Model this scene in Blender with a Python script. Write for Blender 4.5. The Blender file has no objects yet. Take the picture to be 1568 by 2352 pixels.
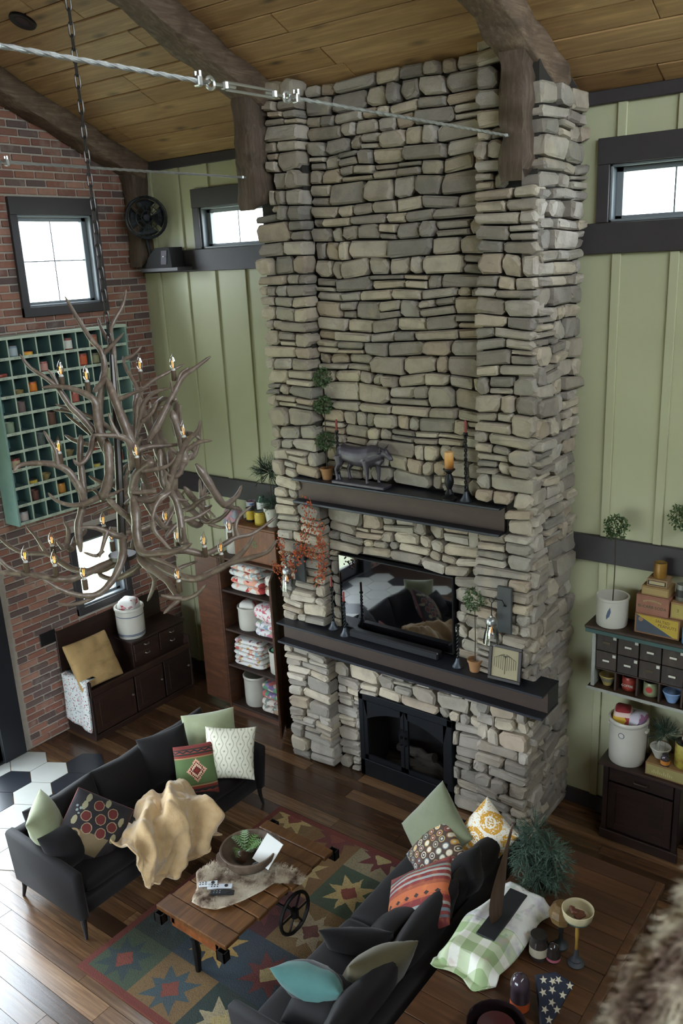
import bpy, bmesh, math, random
from math import pi, sin, cos, sqrt, atan2, radians
from mathutils import Vector, Matrix, noise
random.seed(7)
SC = bpy.context.scene
COL = SC.collection

# ------------------------------------------------------------------ camera
CP = Vector((7.242, -6.178, 4.6)); YAW, PITCH, ROLL, FPX = 0.65973, -0.28856, -0.04838, 1954.95
_fw = Vector((-sin(YAW)*cos(PITCH), cos(YAW)*cos(PITCH), sin(PITCH)))
_r0 = Vector((cos(YAW), sin(YAW), 0)); _u0 = _r0.cross(_fw)
_rt = cos(ROLL)*_r0 + sin(ROLL)*_u0; _up = -sin(ROLL)*_r0 + cos(ROLL)*_u0
cd = bpy.data.cameras.new('camera'); cam = bpy.data.objects.new('camera', cd); COL.objects.link(cam)
M = Matrix((( _rt.x,_up.x,-_fw.x,CP.x),(_rt.y,_up.y,-_fw.y,CP.y),(_rt.z,_up.z,-_fw.z,CP.z),(0,0,0,1)))
cam.matrix_world = M
cd.sensor_fit = 'VERTICAL'; cd.sensor_height = 36.0; cd.sensor_width = 24.0; cd.lens = FPX/2352*36
cd.clip_start = 0.02; cd.clip_end = 300
cd.dof.use_dof = True; cd.dof.focus_distance = 6.0; cd.dof.aperture_fstop = 4.2
SC.camera = cam

def ray(px, py): return _fw + _rt*((px-784)/FPX) - _up*((py-1176)/FPX)
def at(px, py, ax, v):
    d = ray(px, py); i = 'xyz'.index(ax); return CP + d*((v-CP[i])/d[i])
def dep(px, py, d): return CP + ray(px, py)*d
def depth(p): return (Vector(p)-CP).dot(_fw)
def proj(p):
    d = Vector(p)-CP; z = d.dot(_fw); return (784+FPX*d.dot(_rt)/z, 1176-FPX*d.dot(_up)/z)

# ------------------------------------------------------------------ light and exposure
w = bpy.data.worlds.new('overcast_sky'); SC.world = w; w.use_nodes = True
bg = w.node_tree.nodes['Background']; bg.inputs[0].default_value = (0.80, 0.91, 1.0, 1); bg.inputs[1].default_value = 9.0
def portal(name, loc, nrm, sx, sy):
    l = bpy.data.lights.new(name, 'AREA'); l.shape = 'RECTANGLE'; l.size = sx; l.size_y = sy
    l.cycles.is_portal = True
    o = bpy.data.objects.new(name, l); COL.objects.link(o); o.location = loc
    o.rotation_euler = Vector(nrm).to_track_quat('-Z', 'Y').to_euler()
    return o
# brick wall windows and glass doors (light enters along +x), clerestories (-y), front wall (+y), right wall (-x)
portal('daylight_brick_window', (-.10, -1.03, 4.70), (1,0,0), .82, .82)
portal('daylight_brick_window_second', (-.10, -3.60, 4.70), (1,0,0), .82, .82)
portal('daylight_small_window', (-.10, -1.04, 1.60), (1,0,0), .75, .56)
portal('daylight_glass_doors', (-.12, -3.72, 1.68), (1,0,0), 2.3, 3.1)
portal('daylight_clerestory', (1.55, .14, 4.95), (0,-1,0), 1.2, .40)
portal('daylight_clerestory_second', (5.50, .14, 4.95), (0,-1,0), 1.2, .40)
portal('daylight_front_windows', (2.95, -9.32, 1.55), (0,1,0), 4.9, 2.1)
SC.view_settings.view_transform = 'Standard'; SC.view_settings.look = 'None'
SC.view_settings.gamma = 1.0; SC.view_settings.use_curve_mapping = False
SC.view_settings.exposure = 1.0
try:
    SC.cycles.max_bounces = 7; SC.cycles.diffuse_bounces = 4; SC.cycles.glossy_bounces = 4; SC.cycles.transmission_bounces = 6
    SC.cycles.transparent_max_bounces = 12; SC.cycles.caustics_reflective = False; SC.cycles.caustics_refractive = False
    SC.cycles.use_denoising = True; SC.cycles.adaptive_threshold = .025; SC.cycles.sample_clamp_indirect = 6
except Exception: pass

# ------------------------------------------------------------------ node expressions
class E:
    """a socket (or number) in a node tree with arithmetic"""
    def __init__(s, t, k): s.t = t; s.k = k
    def op(s, o, *a):
        n = s.t.nodes.new('ShaderNodeMath'); n.operation = o
        for i, v in enumerate((s,)+a):
            v = v.k if isinstance(v, E) else v
            if isinstance(v, (int, float)): n.inputs[i].default_value = v
            else: s.t.links.new(v, n.inputs[i])
        return E(s.t, n.outputs[0])
    def __add__(s, b): return s.op('ADD', b)
    def __radd__(s, b): return s.op('ADD', b)
    def __sub__(s, b): return s.op('SUBTRACT', b)
    def __rsub__(s, b): return E(s.t, b).op('SUBTRACT', s) if not isinstance(b, E) else b.op('SUBTRACT', s)
    def __mul__(s, b): return s.op('MULTIPLY', b)
    def __rmul__(s, b): return s.op('MULTIPLY', b)
    def __truediv__(s, b): return s.op('DIVIDE', b)
    def lt(s, b): return s.op('LESS_THAN', b)
    def gt(s, b): return s.op('GREATER_THAN', b)
    def abs(s): return s.op('ABSOLUTE')
    def fract(s): return s.op('FRACT')
    def floor(s): return s.op('FLOOR')
    def sin(s): return s.op('SINE')
    def sqrt(s): return s.op('SQRT')
    def min(s, b): return s.op('MINIMUM', b)
    def max(s, b): return s.op('MAXIMUM', b)
    def mod(s, b): return s.op('FLOORED_MODULO', b)
    def pp(s, b): return s.op('PINGPONG', b)
def length2(a, b): return (a*a + b*b).sqrt()
def srgb(c):
    if isinstance(c, str): c = tuple(int(c[i:i+2], 16)/255 for i in (0,2,4))
    return tuple(((v/12.92) if v <= .04045 else ((v+.055)/1.055)**2.4) for v in c[:3])+(1.0,)
class Mat:
    def __init__(s, name, rough=.7, metal=0.0):
        s.m = bpy.data.materials.new(name); s.m.use_nodes = True; s.t = s.m.node_tree
        s.b = s.t.nodes['Principled BSDF']; s.b.inputs['Roughness'].default_value = rough; s.b.inputs['Metallic'].default_value = metal
        s._tc = None
    def n(s, kind): return s.t.nodes.new(kind)
    def tc(s, which='Object'):
        if s._tc is None: s._tc = s.n('ShaderNodeTexCoord')
        return s._tc.outputs[which]
    def xyz(s, which='Object', scale=1.0):
        q = s.n('ShaderNodeSeparateXYZ'); s.t.links.new(s.tc(which), q.inputs[0])
        r = [E(s.t, o) for o in q.outputs]
        return r if scale == 1 else [v*scale for v in r]
    def mapped(s, scale=(1,1,1), which='Object', rnd=False):
        mp = s.n('ShaderNodeMapping'); s.t.links.new(s.tc(which), mp.inputs[0]); mp.inputs['Scale'].default_value = scale
        if rnd:
            oi = s.n('ShaderNodeObjectInfo'); cx = s.n('ShaderNodeCombineXYZ')
            for i, k in enumerate((37., 91., 53.)): s.t.links.new((E(s.t, oi.outputs['Random'])*k).k, cx.inputs[i])
            s.t.links.new(cx.outputs[0], mp.inputs['Location'])
        return mp.outputs[0]
    def noise(s, scale=5, detail=4, vec=None, rough=.55, dist=0.0):
        q = s.n('ShaderNodeTexNoise'); q.inputs['Scale'].default_value = scale; q.inputs['Detail'].default_value = detail
        q.inputs['Roughness'].default_value = rough; q.inputs['Distortion'].default_value = dist
        s.t.links.new(vec if vec is not None else s.tc(), q.inputs['Vector']); return E(s.t, q.outputs[0])
    def voronoi(s, scale=5, vec=None, out='Distance', feature='F1'):
        q = s.n('ShaderNodeTexVoronoi'); q.feature = feature; q.inputs['Scale'].default_value = scale
        s.t.links.new(vec if vec is not None else s.tc(), q.inputs['Vector']); return E(s.t, q.outputs[out])
    def rnd(s):
        """random per object and per loose piece of a joined mesh"""
        oi = s.n('ShaderNodeObjectInfo'); g = s.n('ShaderNodeNewGeometry')
        return (E(s.t, oi.outputs['Random']) + E(s.t, g.outputs['Random Per Island'])).fract()
    def white(s, a, b=None):
        q = s.n('ShaderNodeTexWhiteNoise'); q.noise_dimensions = '2D'
        c = s.n('ShaderNodeCombineXYZ'); s.t.links.new(a.k, c.inputs[0])
        if b is not None: s.t.links.new(b.k, c.inputs[1])
        s.t.links.new(c.outputs[0], q.inputs['Vector']); return E(s.t, q.outputs[0])
    def ramp(s, fac, cols, interp='LINEAR'):
        q = s.n('ShaderNodeValToRGB'); q.color_ramp.interpolation = interp
        e = q.color_ramp.elements
        if not isinstance(cols[0], tuple) or len(cols[0]) != 2 or not isinstance(cols[0][0], (int, float)):
            k = len(cols); cols = [((i/(k-1) if interp == 'LINEAR' else i/k), c) for i, c in enumerate(cols)]
        while len(e) < len(cols): e.new(.5)
        for el, (p, c) in zip(e, cols): el.position = p; el.color = srgb(c)
        s.t.links.new(fac.k, q.inputs[0]); return q.outputs[0]
    def mix(s, fac, a, b, mode='MIX'):
        q = s.n('ShaderNodeMix'); q.data_type = 'RGBA'; q.blend_type = mode
        ins = [i for i in q.inputs if i.enabled]
        for sock, v in zip(ins, (fac, a, b)):
            v = v.k if isinstance(v, E) else v
            if isinstance(v, str) or isinstance(v, tuple): sock.default_value = srgb(v)
            elif isinstance(v, (int, float)): sock.default_value = v
            else: s.t.links.new(v, sock)
        return [o for o in q.outputs if o.enabled][0]
    def color(s, c):
        if isinstance(c, (str, tuple)): s.b.inputs['Base Color'].default_value = srgb(c)
        else: s.t.links.new(c, s.b.inputs['Base Color'])
        return s
    def bump(s, h, strength=.3, dist=.01):
        q = s.n('ShaderNodeBump'); q.inputs['Strength'].default_value = strength; q.inputs['Distance'].default_value = dist
        s.t.links.new(h.k, q.inputs['Height']); s.t.links.new(q.outputs[0], s.b.inputs['Normal']); return s
    def roughv(s, e): s.t.links.new(e.k, s.b.inputs['Roughness']); return s
    def set(s, **k):
        for a, v in k.items(): s.b.inputs[a.replace('_', ' ')].default_value = v
        return s
MATS = {}
def plain(name, c, rough=.6, metal=0.0, var=.0, scale=8, bump=0.0, bscale=60, **k):
    if name in MATS: return MATS[name]
    m = Mat(name, rough, metal)
    if var:
        r, g, b = srgb(c)[:3]
        nz = m.noise(scale, 4)
        q = m.n('ShaderNodeMix'); q.data_type = 'RGBA'; q.blend_type = 'MIX'
        ins = [i for i in q.inputs if i.enabled]
        m.t.links.new(nz.k, ins[0]); ins[1].default_value = (r*(1-var), g*(1-var), b*(1-var), 1); ins[2].default_value = (min(1, r*(1+var)), min(1, g*(1+var)), min(1, b*(1+var)), 1)
        m.color([o for o in q.outputs if o.enabled][0])
    else: m.color(c)
    if bump: m.bump(m.noise(bscale, 3), bump, .005)
    if k: m.set(**k)
    MATS[name] = m.m; return m.m

# ------------------------------------------------------------------ mesh builder
class MB:
    def __init__(s): s.v = []; s.f = []; s.mi = []; s.cur = 0; s.xf = None
    def add(s, vs, fs):
        o = len(s.v)
        s.v += [tuple(s.xf @ Vector(p)) if s.xf is not None else tuple(p) for p in vs]
        s.f += [tuple(i+o for i in f) for f in fs]; s.mi += [s.cur]*len(fs); return s
    def box(s, a, b, bev=0.0):
        (x0,y0,z0),(x1,y1,z1) = [tuple(map(min, a, b)), tuple(map(max, a, b))]
        if bev <= 0:
            return s.add([(x0,y0,z0),(x1,y0,z0),(x1,y1,z0),(x0,y1,z0),(x0,y0,z1),(x1,y0,z1),(x1,y1,z1),(x0,y1,z1)],
                  [(0,3,2,1),(4,5,6,7),(0,1,5,4),(1,2,6,5),(2,3,7,6),(3,0,4,7)])
        c = ((x0+x1)/2, (y0+y1)/2, (z0+z1)/2); h = ((x1-x0)/2, (y1-y0)/2, (z1-z0)/2); bev = min(bev, *[q*.49 for q in h])
        vs = []; idx = {}
        for sx in (-1,1):
            for sy in (-1,1):
                for sz in (-1,1):
                    for ax in range(3):
                        d = [sx*(h[0]-bev), sy*(h[1]-bev), sz*(h[2]-bev)]; d[ax] = (sx,sy,sz)[ax]*h[ax]
                        idx[(sx,sy,sz,ax)] = len(vs); vs.append(tuple(c[i]+d[i] for i in range(3)))
        fs = []
        for ax in range(3):
            o1, o2 = (ax+1)%3, (ax+2)%3
            for sg in (-1,1):
                q = []
                for a1, a2 in ((-1,-1),(1,-1),(1,1),(-1,1)):
                    k = [0,0,0]; k[ax] = sg; k[o1] = a1; k[o2] = a2; q.append(idx[(*k, ax)])
                fs.append(tuple(q if sg > 0 else q[::-1]))
            for s1 in (-1,1):
                for s2 in (-1,1):
                    k0 = [0,0,0]; k0[o1] = s1; k0[o2] = s2; k1 = k0[:]; k0[ax] = -1; k1[ax] = 1
                    q = [idx[(*k0,o1)], idx[(*k1,o1)], idx[(*k1,o2)], idx[(*k0,o2)]]
                    fs.append(tuple(q if s1*s2 < 0 else q[::-1]))
        for sx in (-1,1):
            for sy in (-1,1):
                for sz in (-1,1):
                    q = [idx[(sx,sy,sz,i)] for i in range(3)]
                    fs.append(tuple(q if sx*sy*sz > 0 else q[::-1]))
        return s.add(vs, fs)
    def lathe(s, prof, n=20, c=(0,0,0), cap=True, sx=1, sy=1):
        vs = []; fs = []
        for r, z in prof:
            for i in range(n):
                a = 2*pi*i/n; vs.append((c[0]+r*sx*cos(a), c[1]+r*sy*sin(a), c[2]+z))
        for j in range(len(prof)-1):
            for i in range(n):
                k = (i+1) % n; fs.append((j*n+i, j*n+k, (j+1)*n+k, (j+1)*n+i))
        if cap:
            if prof[0][0] > 1e-5: fs.append(tuple(range(n))[::-1])
            if prof[-1][0] > 1e-5: fs.append(tuple((len(prof)-1)*n+i for i in range(n)))
        return s.add(vs, fs)
    def tube(s, pts, rad, n=8, cap=True, flat=1.0, closed=False):
        pts = [Vector(p) for p in pts]; m = len(pts)
        if isinstance(rad, (int, float)): rad = [rad]*m
        vs = []; fs = []; prev = None
        for i, p in enumerate(pts):
            if closed: t = pts[(i+1) % m]-pts[i-1]
            else: t = pts[min(i+1, m-1)]-pts[max(i-1, 0)]
            t = t.normalized() if t.length > 1e-9 else Vector((0,0,1))
            if prev is None:
                a = Vector((0,0,1)) if abs(t.z) < .9 else Vector((1,0,0)); u = t.cross(a).normalized()
            else:
                u = (prev-t*prev.dot(t)); u = u.normalized() if u.length > 1e-6 else t.orthogonal().normalized()
            prev = u; q = t.cross(u)
            for k in range(n):
                a = 2*pi*k/n; vs.append(p+u*(rad[i]*cos(a))+q*(rad[i]*flat*sin(a)))
        mm = m if closed else m-1
        for i in range(mm):
            i2 = (i+1) % m
            for k in range(n):
                l = (k+1) % n; fs.append((i*n+k, i*n+l, i2*n+l, i2*n+k))
        if cap and not closed:
            fs.append(tuple(range(n))[::-1]); fs.append(tuple((m-1)*n+i for i in range(n)))
        return s.add(vs, fs)
    def prism(s, poly, z0, z1, ax='z'):
        """poly in the two axes after ax (x:(y,z) y:(x,z) z:(x,y)), extruded from z0 to z1"""
        n = len(poly)
        def P(a, b, h): return {'z':(a,b,h), 'y':(a,h,b), 'x':(h,a,b)}[ax]
        vs = [P(a,b,z0) for a,b in poly]+[P(a,b,z1) for a,b in poly]
        fs = [tuple(range(n))[::-1], tuple(range(n,2*n))]+[(i,(i+1)%n,n+(i+1)%n,n+i) for i in range(n)]
        return s.add(vs, fs)
    def grid(s, fn, nu, nv, wrapu=False):
        vs = [fn(i/(nu if wrapu else nu-1), j/(nv-1)) for j in range(nv) for i in range(nu)]
        fs = []
        for j in range(nv-1):
            for i in range(nu if wrapu else nu-1):
                k = (i+1) % nu; fs.append((j*nu+i, j*nu+k, (j+1)*nu+k, (j+1)*nu+i))
        return s.add(vs, fs)
    def mesh(s, name, mats, smooth=True, angle=35, fix=True):
        me = bpy.data.meshes.new(name); me.from_pydata(s.v, [], s.f); 
        mats = mats if isinstance(mats, (list, tuple)) else [mats]
        for m in mats: me.materials.append(m)
        if len(mats) > 1: me.polygons.foreach_set('material_index', s.mi)
        if fix and len(s.f) < 60000:
            bm = bmesh.new(); bm.from_mesh(me); bmesh.ops.recalc_face_normals(bm, faces=bm.faces); bm.to_mesh(me); bm.free()
        if smooth:
            me.shade_smooth(); me.set_sharp_from_angle(angle=radians(angle))
        me.update(); return me
    def build(s, name, mats, parent=None, world=True, smooth=True, angle=35, fix=True):
        if parent is not None and world:
            inv = PM[parent.name].inverted(); s.v = [tuple(inv @ Vector(p)) for p in s.v]
        o = bpy.data.objects.new(name, s.mesh(name, mats, smooth, angle, fix)); COL.objects.link(o)
        if parent is not None: o.parent = parent; PM[o.name] = PM[parent.name].copy()
        else: PM[o.name] = Matrix.Identity(4)
        return o
PM = {}
def tag(o, label=None, cat=None, group=None, kind=None):
    if label: o['label'] = label
    if cat: o['category'] = cat
    if group: o['group'] = group
    if kind: o['kind'] = kind
    return o
def thing(name, label, cat, loc=(0,0,0), rz=0.0, group=None, rot=None):
    o = bpy.data.objects.new(name, None); COL.objects.link(o); o.empty_display_size = .05
    o.location = loc; o.rotation_euler = rot if rot is not None else (0,0,rz)
    PM[o.name] = Matrix.Translation(Vector(loc)) @ o.rotation_euler.to_matrix().to_4x4()
    return tag(o, label, cat, group)
def recentre(o):
    """move a one-mesh thing's origin to the middle of its base"""
    me = o.data; xs = [v.co for v in me.vertices]
    c = Vector(((min(v.x for v in xs)+max(v.x for v in xs))/2, (min(v.y for v in xs)+max(v.y for v in xs))/2, min(v.z for v in xs)))
    me.transform(Matrix.Translation(-c)); o.location = Vector(o.location)+o.rotation_euler.to_matrix() @ c; return o
def copy_tree(o, parent=None):
    c = o.copy(); COL.objects.link(c); c.parent = parent
    for ch in list(o.children): copy_tree(ch, c)
    return c
# ------------------------------------------------------------------ structure materials
def wood(name, cols, rough=.45, grain=(1.2,26,26), bump=.25, rnd=True, which='Object', dark='1a120c', knots=0.0, gf=.75):
    m = Mat(name, rough); v = m.mapped(grain, which, rnd); g = m.noise(1.6, 6, v, .62, .6)
    base = m.ramp(m.rnd() if rnd else m.noise(.8, 2), cols) if len(cols) > 1 else None
    q = m.n('ShaderNodeMix'); q.data_type = 'RGBA'; q.blend_type = 'MULTIPLY'
    ins = [i for i in q.inputs if i.enabled]; ins[0].default_value = gf
    if base is not None: m.t.links.new(base, ins[1])
    else: ins[1].default_value = srgb(cols[0])
    m.t.links.new(m.ramp(g, [(.25, '6a5a4e'), (.5, 'b8aca0'), (.72, 'ffffff')]), ins[2])
    c = [o for o in q.outputs if o.enabled][0]
    blot = m.noise(2.2, 3, m.mapped((.6,2.5,2.5), which, rnd))
    c = m.mix((blot-.52).max(0)*2.6, c, dark)
    if knots:
        vk = m.mapped((2.1,6.5,6.5), which, rnd); kd = m.voronoi(1.0, vk)
        c = m.mix((1-kd*(1/knots)).max(0).min(1)*.9, c, '21140b')
    m.color(c)
    if bump: m.bump(g, bump, .004)
    return m.m
M_floor = wood('reclaimed_floor_wood', ['3a281b','654832','4a3424','8a6848','422d20','9c7a58','584030','4f3928'], .27)
MATS['x'] = M_floor; M_floor.node_tree.nodes['Principled BSDF'].inputs['Coat Weight'].default_value = .5; M_floor.node_tree.nodes['Principled BSDF'].inputs['Coat Roughness'].default_value = .22; M_floor.node_tree.nodes['Principled BSDF'].inputs['Coat IOR'].default_value = 1.6
M_floor2 = wood('dark_floor_wood', ['2c1f16','3a281b'], .4, (26,1.2,26))
M_ceil = wood('knotty_pine_ceiling', ['b18b5c','c9a572','ba9464','cfae7c','a17c50','c29c68'], .6, (1.0,20,20), .15, knots=.24, dark='7a5630', gf=.5)
M_beam = wood('hewn_beam_wood', ['7d6b58'], .8, (24,2.4,24), 1.0, False, dark='2a1e15')
M_post = wood('hewn_post_wood', ['66584a'], .8, (24,24,1.6), 1.0, False, dark='2a1e15')
M_sub = plain('subfloor_dark', '15100c', .9)
m = Mat('green_painted_board', .5); m.color(m.ramp(m.noise(1.1, 4), ['9c9d7c','aeae8e','a5a686'])); m.bump(m.noise(90, 3, m.mapped((1,1,.05))), .05, .003); M_green = m.m
M_trim = plain('dark_slate_trim', '332f31', .55, var=.2, scale=6, bump=.1, bscale=40)
M_mortar = plain('brick_mortar', 'a59c90', .9, var=.15, scale=20, bump=.5, bscale=90)
m = Mat('reclaimed_brick', .85)
bc = m.ramp(m.rnd(), ['8d5a49','a06e5a','7d5145','96634f','6a5650','a97c68','845848','5d4c48','976a58'], 'CONSTANT')
bc = m.mix(m.noise(14, 5)*.55, bc, '5a4842', 'MIX'); bc = m.mix((m.noise(5, 4)-.56).max(0)*2.2, bc, 'a89c90')
m.color(bc); m.bump(m.noise(45, 5), .6, .006); M_brick = m.m
M_plaster = plain('warm_plaster', '8d8474', .8, var=.06)
m = Mat('window_glass'); m.t.nodes.remove(m.b); out = m.t.nodes['Material Output']
tr = m.n('ShaderNodeBsdfTransparent'); gl = m.n('ShaderNodeBsdfGlossy'); gl.inputs['Roughness'].default_value = .02
lw = m.n('ShaderNodeLayerWeight'); lw.inputs['Blend'].default_value = .12; mx = m.n('ShaderNodeMixShader')
m.t.links.new((E(m.t, lw.outputs['Fresnel'])*.7).k, mx.inputs[0]); m.t.links.new(tr.outputs[0], mx.inputs[1]); m.t.links.new(gl.outputs[0], mx.inputs[2]); m.t.links.new(mx.outputs[0], out.inputs[0])
M_pane = m.m
M_sash = plain('grey_window_sash', '6d7478', .45)
M_grass = plain('lawn_grass', 'a3a78c', .95, var=.25, scale=3)

def struct(o, label=None): return tag(o, label, None, None, 'structure')
CZ0, CSL, RIDGE = 5.60, .44, -4.62
def ceil_z(y): return CZ0 - CSL*y if y > RIDGE else CZ0 - CSL*RIDGE + CSL*(y-RIDGE)
XMAX, YMIN = 9.6, -9.24

# ------------------------------------------------------------------ ground outside
o = MB().box((-60,-60,-.9), (60,60,-.6)).build('lawn', M_grass); struct(o)

# ------------------------------------------------------------------ floor: planks and hexagon tiles
floor = MB().box((-.15,YMIN,-.12), (XMAX,.15,-.016)).build('floor', M_sub); struct(floor, 'dark reclaimed plank floor with black and white hexagon tiles by the door')
rows = 0; y = -.004; rp = random.Random(3)
XB = 6.6
while y > -4.78:
    wd = rp.choice((.115,.13,.14,.15)); x = -.02-rp.random()*1.2
    while x < XB:
        ln = rp.uniform(.9, 2.4); x1 = min(x+ln, XB)
        if x1 > 0:
            a = max(x, .002); dz = rp.uniform(-.0015, 0)
            MB().box((a+.0015, y-wd+.0015, -.016), (x1-.0015, y-.0015, dz)).build('plank', M_floor, floor)
        x += ln
    y -= wd
o = MB()
for i in range(30):
    x = XB+i*.14
    if x < XMAX: o.box((x+.001, -9.2, -.016), (min(x+.138, XMAX), -.002, -.001))
o.box((.002,-9.2,-.016), (XB,y,-.001)); o.build('plank_field', M_floor2, floor)['kind'] = 'stuff'
HS, HW = .195, .195*sqrt(3)
M_tw = plain('white_hex_tile', 'a9aaa4', .4, var=.12, scale=5); M_tb = plain('black_hex_tile', '1f2228', .32, var=.25, scale=5)
blk = {(0,2),(1,3),(2,1),(3,1),(3,2),(4,4),(5,1),(5,3),(6,2),(7,4),(8,1),(8,3),(9,2)}
for r in range(11):
    yc = -2.01-r*1.5*HS
    for c in range(-1, 5):
        xc = .19+c*HW + (HW/2 if r % 2 == 0 else 0)
        if xc < -.05 or xc > 1.5 or (r == 0 and xc < .6) or (r == 0 and xc > 1.0): continue
        k = HS-.004; poly = [(max(.004, xc+k*cos(pi/6+j*pi/3)), yc+k*sin(pi/6+j*pi/3)) for j in range(6)]
        g = random.Random(r*17+c*5).random()
        dark = {(0,1):True,(1,0):False,(1,1):False,(1,2):True,(2,0):True,(2,1):False,(3,0):False,(3,1):True}.get((r,c), g < .48)
        MB().prism(poly, -.014, .004).build('hexagon_tile', M_tb if dark else M_tw, floor, smooth=False)

# ------------------------------------------------------------------ walls
def slab(mb, lo, hi, axis, t0, t1, holes, top=None):
    """wall in the plane axis=const between t0..t1, along the other horizontal axis lo..hi, z 0..top; holes (a0,a1,z0,z1)"""
    cuts = sorted({lo, hi} | {h[0] for h in holes} | {h[1] for h in holes})
    for a, b in zip(cuts, cuts[1:]):
        m_ = (a+b)/2; zs = [(0, None)]
        hs = sorted([h for h in holes if h[0] <= m_ <= h[1]], key=lambda h: h[2]); z = -.016
        segs = []
        for h in hs: segs.append((z, h[2])); z = h[3]
        segs.append((z, None))
        for z0, z1 in segs:
            if z1 is not None:
                if z1-z0 < 1e-4: continue
                za = zb = z1
            else: za, zb = top(a), top(b)
            pts = []
            for t in (t0, t1):
                for (p, zz) in ((a,z0),(b,z0),(b,zb),(a,za)):
                    pts.append((p, t, zz) if axis == 'y' else (t, p, zz))
            mb.add(pts, [(0,1,2,3),(7,6,5,4),(0,4,5,1),(1,5,6,2),(2,6,7,3),(3,7,4,0)])
    return mb
WL, WR = (.90,2.16,4.76,5.14), (4.95,6.20,4.76,5.14)
wall_back = slab(MB(), -.15, XMAX, 'y', 0.0, .15, [WL, WR], lambda a: 5.66).build('wall_back', M_green, smooth=False); struct(wall_back, 'sage green board and batten wall behind the fireplace')
for i in range(24):
    x0 = .5875-.4+.4*i
    if 2.32 < x0 < 4.7: continue
    for z0, z1 in ((.14,2.24),(2.45,4.55),(4.755,5.53)):
        if z0 > 4.7 and any(wn[0]-.16 < x0+.03 < wn[1]+.16 for wn in (WL, WR)): z0 = 5.31
        MB().box((x0,-.022,z0), (x0+.062,0,z1), .003).build('batten', M_green, wall_back, smooth=False)
def trim(name, a, b, label=None, bev=.004): 
    o = MB().box(a, b, bev).build(name, M_trim); struct(o, label); return o
for k, (xa, xb) in enumerate(((.0,2.315),(4.755,XMAX))):
    trim('baseboard_back' if k == 0 else 'baseboard_back_right', (xa,-.03,-.001), (xb,-.0005,.14))
    trim('trim_%d' % (1+k), (xa,-.04,2.24), (xb,-.0005,2.45))
    trim('trim_%d' % (3+k), (xa,-.04,4.55), (xb,-.0005,4.757))
    trim('trim_%d' % (5+k), (xa,-.04,5.525), (xb,-.0005,5.61))
M_white = plain('white_casing', 'c9ccc9', .5)
def window(name, hole, wall, label, nv=1, nh=0, tr=(.085,.17,.0)):
    a0, a1, z0, z1 = hole
    def B(mb, a, b, z, zz, d0, d1):   # d: depth from the wall face into the wall (+) or room (-)
        if wall == 'y': return mb.box((a,d0,z), (b,d1,zz), .003)
        return mb.box((-d0,a,z), (-d1,b,zz), .003)
    e = thing(name, label, None, ((a0+a1)/2, 0, z0) if wall == 'y' else (0, (a0+a1)/2, z0)); e['kind'] = 'structure'
    s, h, bt = tr
    mb = MB(); B(mb, a0-s, a0, z0-bt, z1, -.035, 0); B(mb, a1, a1+s, z0-bt, z1, -.035, 0); B(mb, a0-s, a1+s, z1, z1+h, -.04, 0)
    if bt: B(mb, a0-s, a1+s, z0-bt, z0, -.04, 0)
    mb.build('window_trim', M_trim, e)
    mb = MB(); t = .018
    B(mb, a0, a0+t, z0, z1, -.01, .13); B(mb, a1-t, a1, z0, z1, -.01, .13); B(mb, a0, a1, z1-t, z1, -.01, .13); B(mb, a0, a1, z0, z0+t, -.01, .13)
    mb.build('jamb', M_sash, e)
    mb = MB(); t = .05
    B(mb, a0+.018, a0+.018+t, z0+.018, z1-.018, .06, .11); B(mb, a1-.018-t, a1-.018, z0+.018, z1-.018, .06, .11)
    B(mb, a0+.018, a1-.018, z1-.018-t*.7, z1-.018, .06, .11); B(mb, a0+.018, a1-.018, z0+.018, z0+.018+t*.5, .06, .11)
    mb.build('sash', M_sash, e)
    MB_ = MB(); B(MB_, a0+.05, a1-.05, z0+.03, z1-.04, .086, .09); MB_.build('pane', M_pane, e, smooth=False)
    for i in range(nv):
        c = a0+(a1-a0)*(i+1)/(nv+1); q = MB(); B(q, c-.006, c+.006, z0+.03, z1-.04, .078, .085); q.build('muntin', M_sash, e)
    for i in range(nh):
        c = z0+(z1-z0)*(i+1)/(nh+1); q = MB(); B(q, a0+.05, a1-.05, c-.006, c+.006, .078, .085); q.build('muntin', M_sash, e)
    return e
window('window_1', WL, 'y', 'clerestory window left of the stone chimney, half hidden by it', 2)
window('window_2', WR, 'y', 'clerestory window right of the stone chimney with dark casing', 2)
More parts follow.
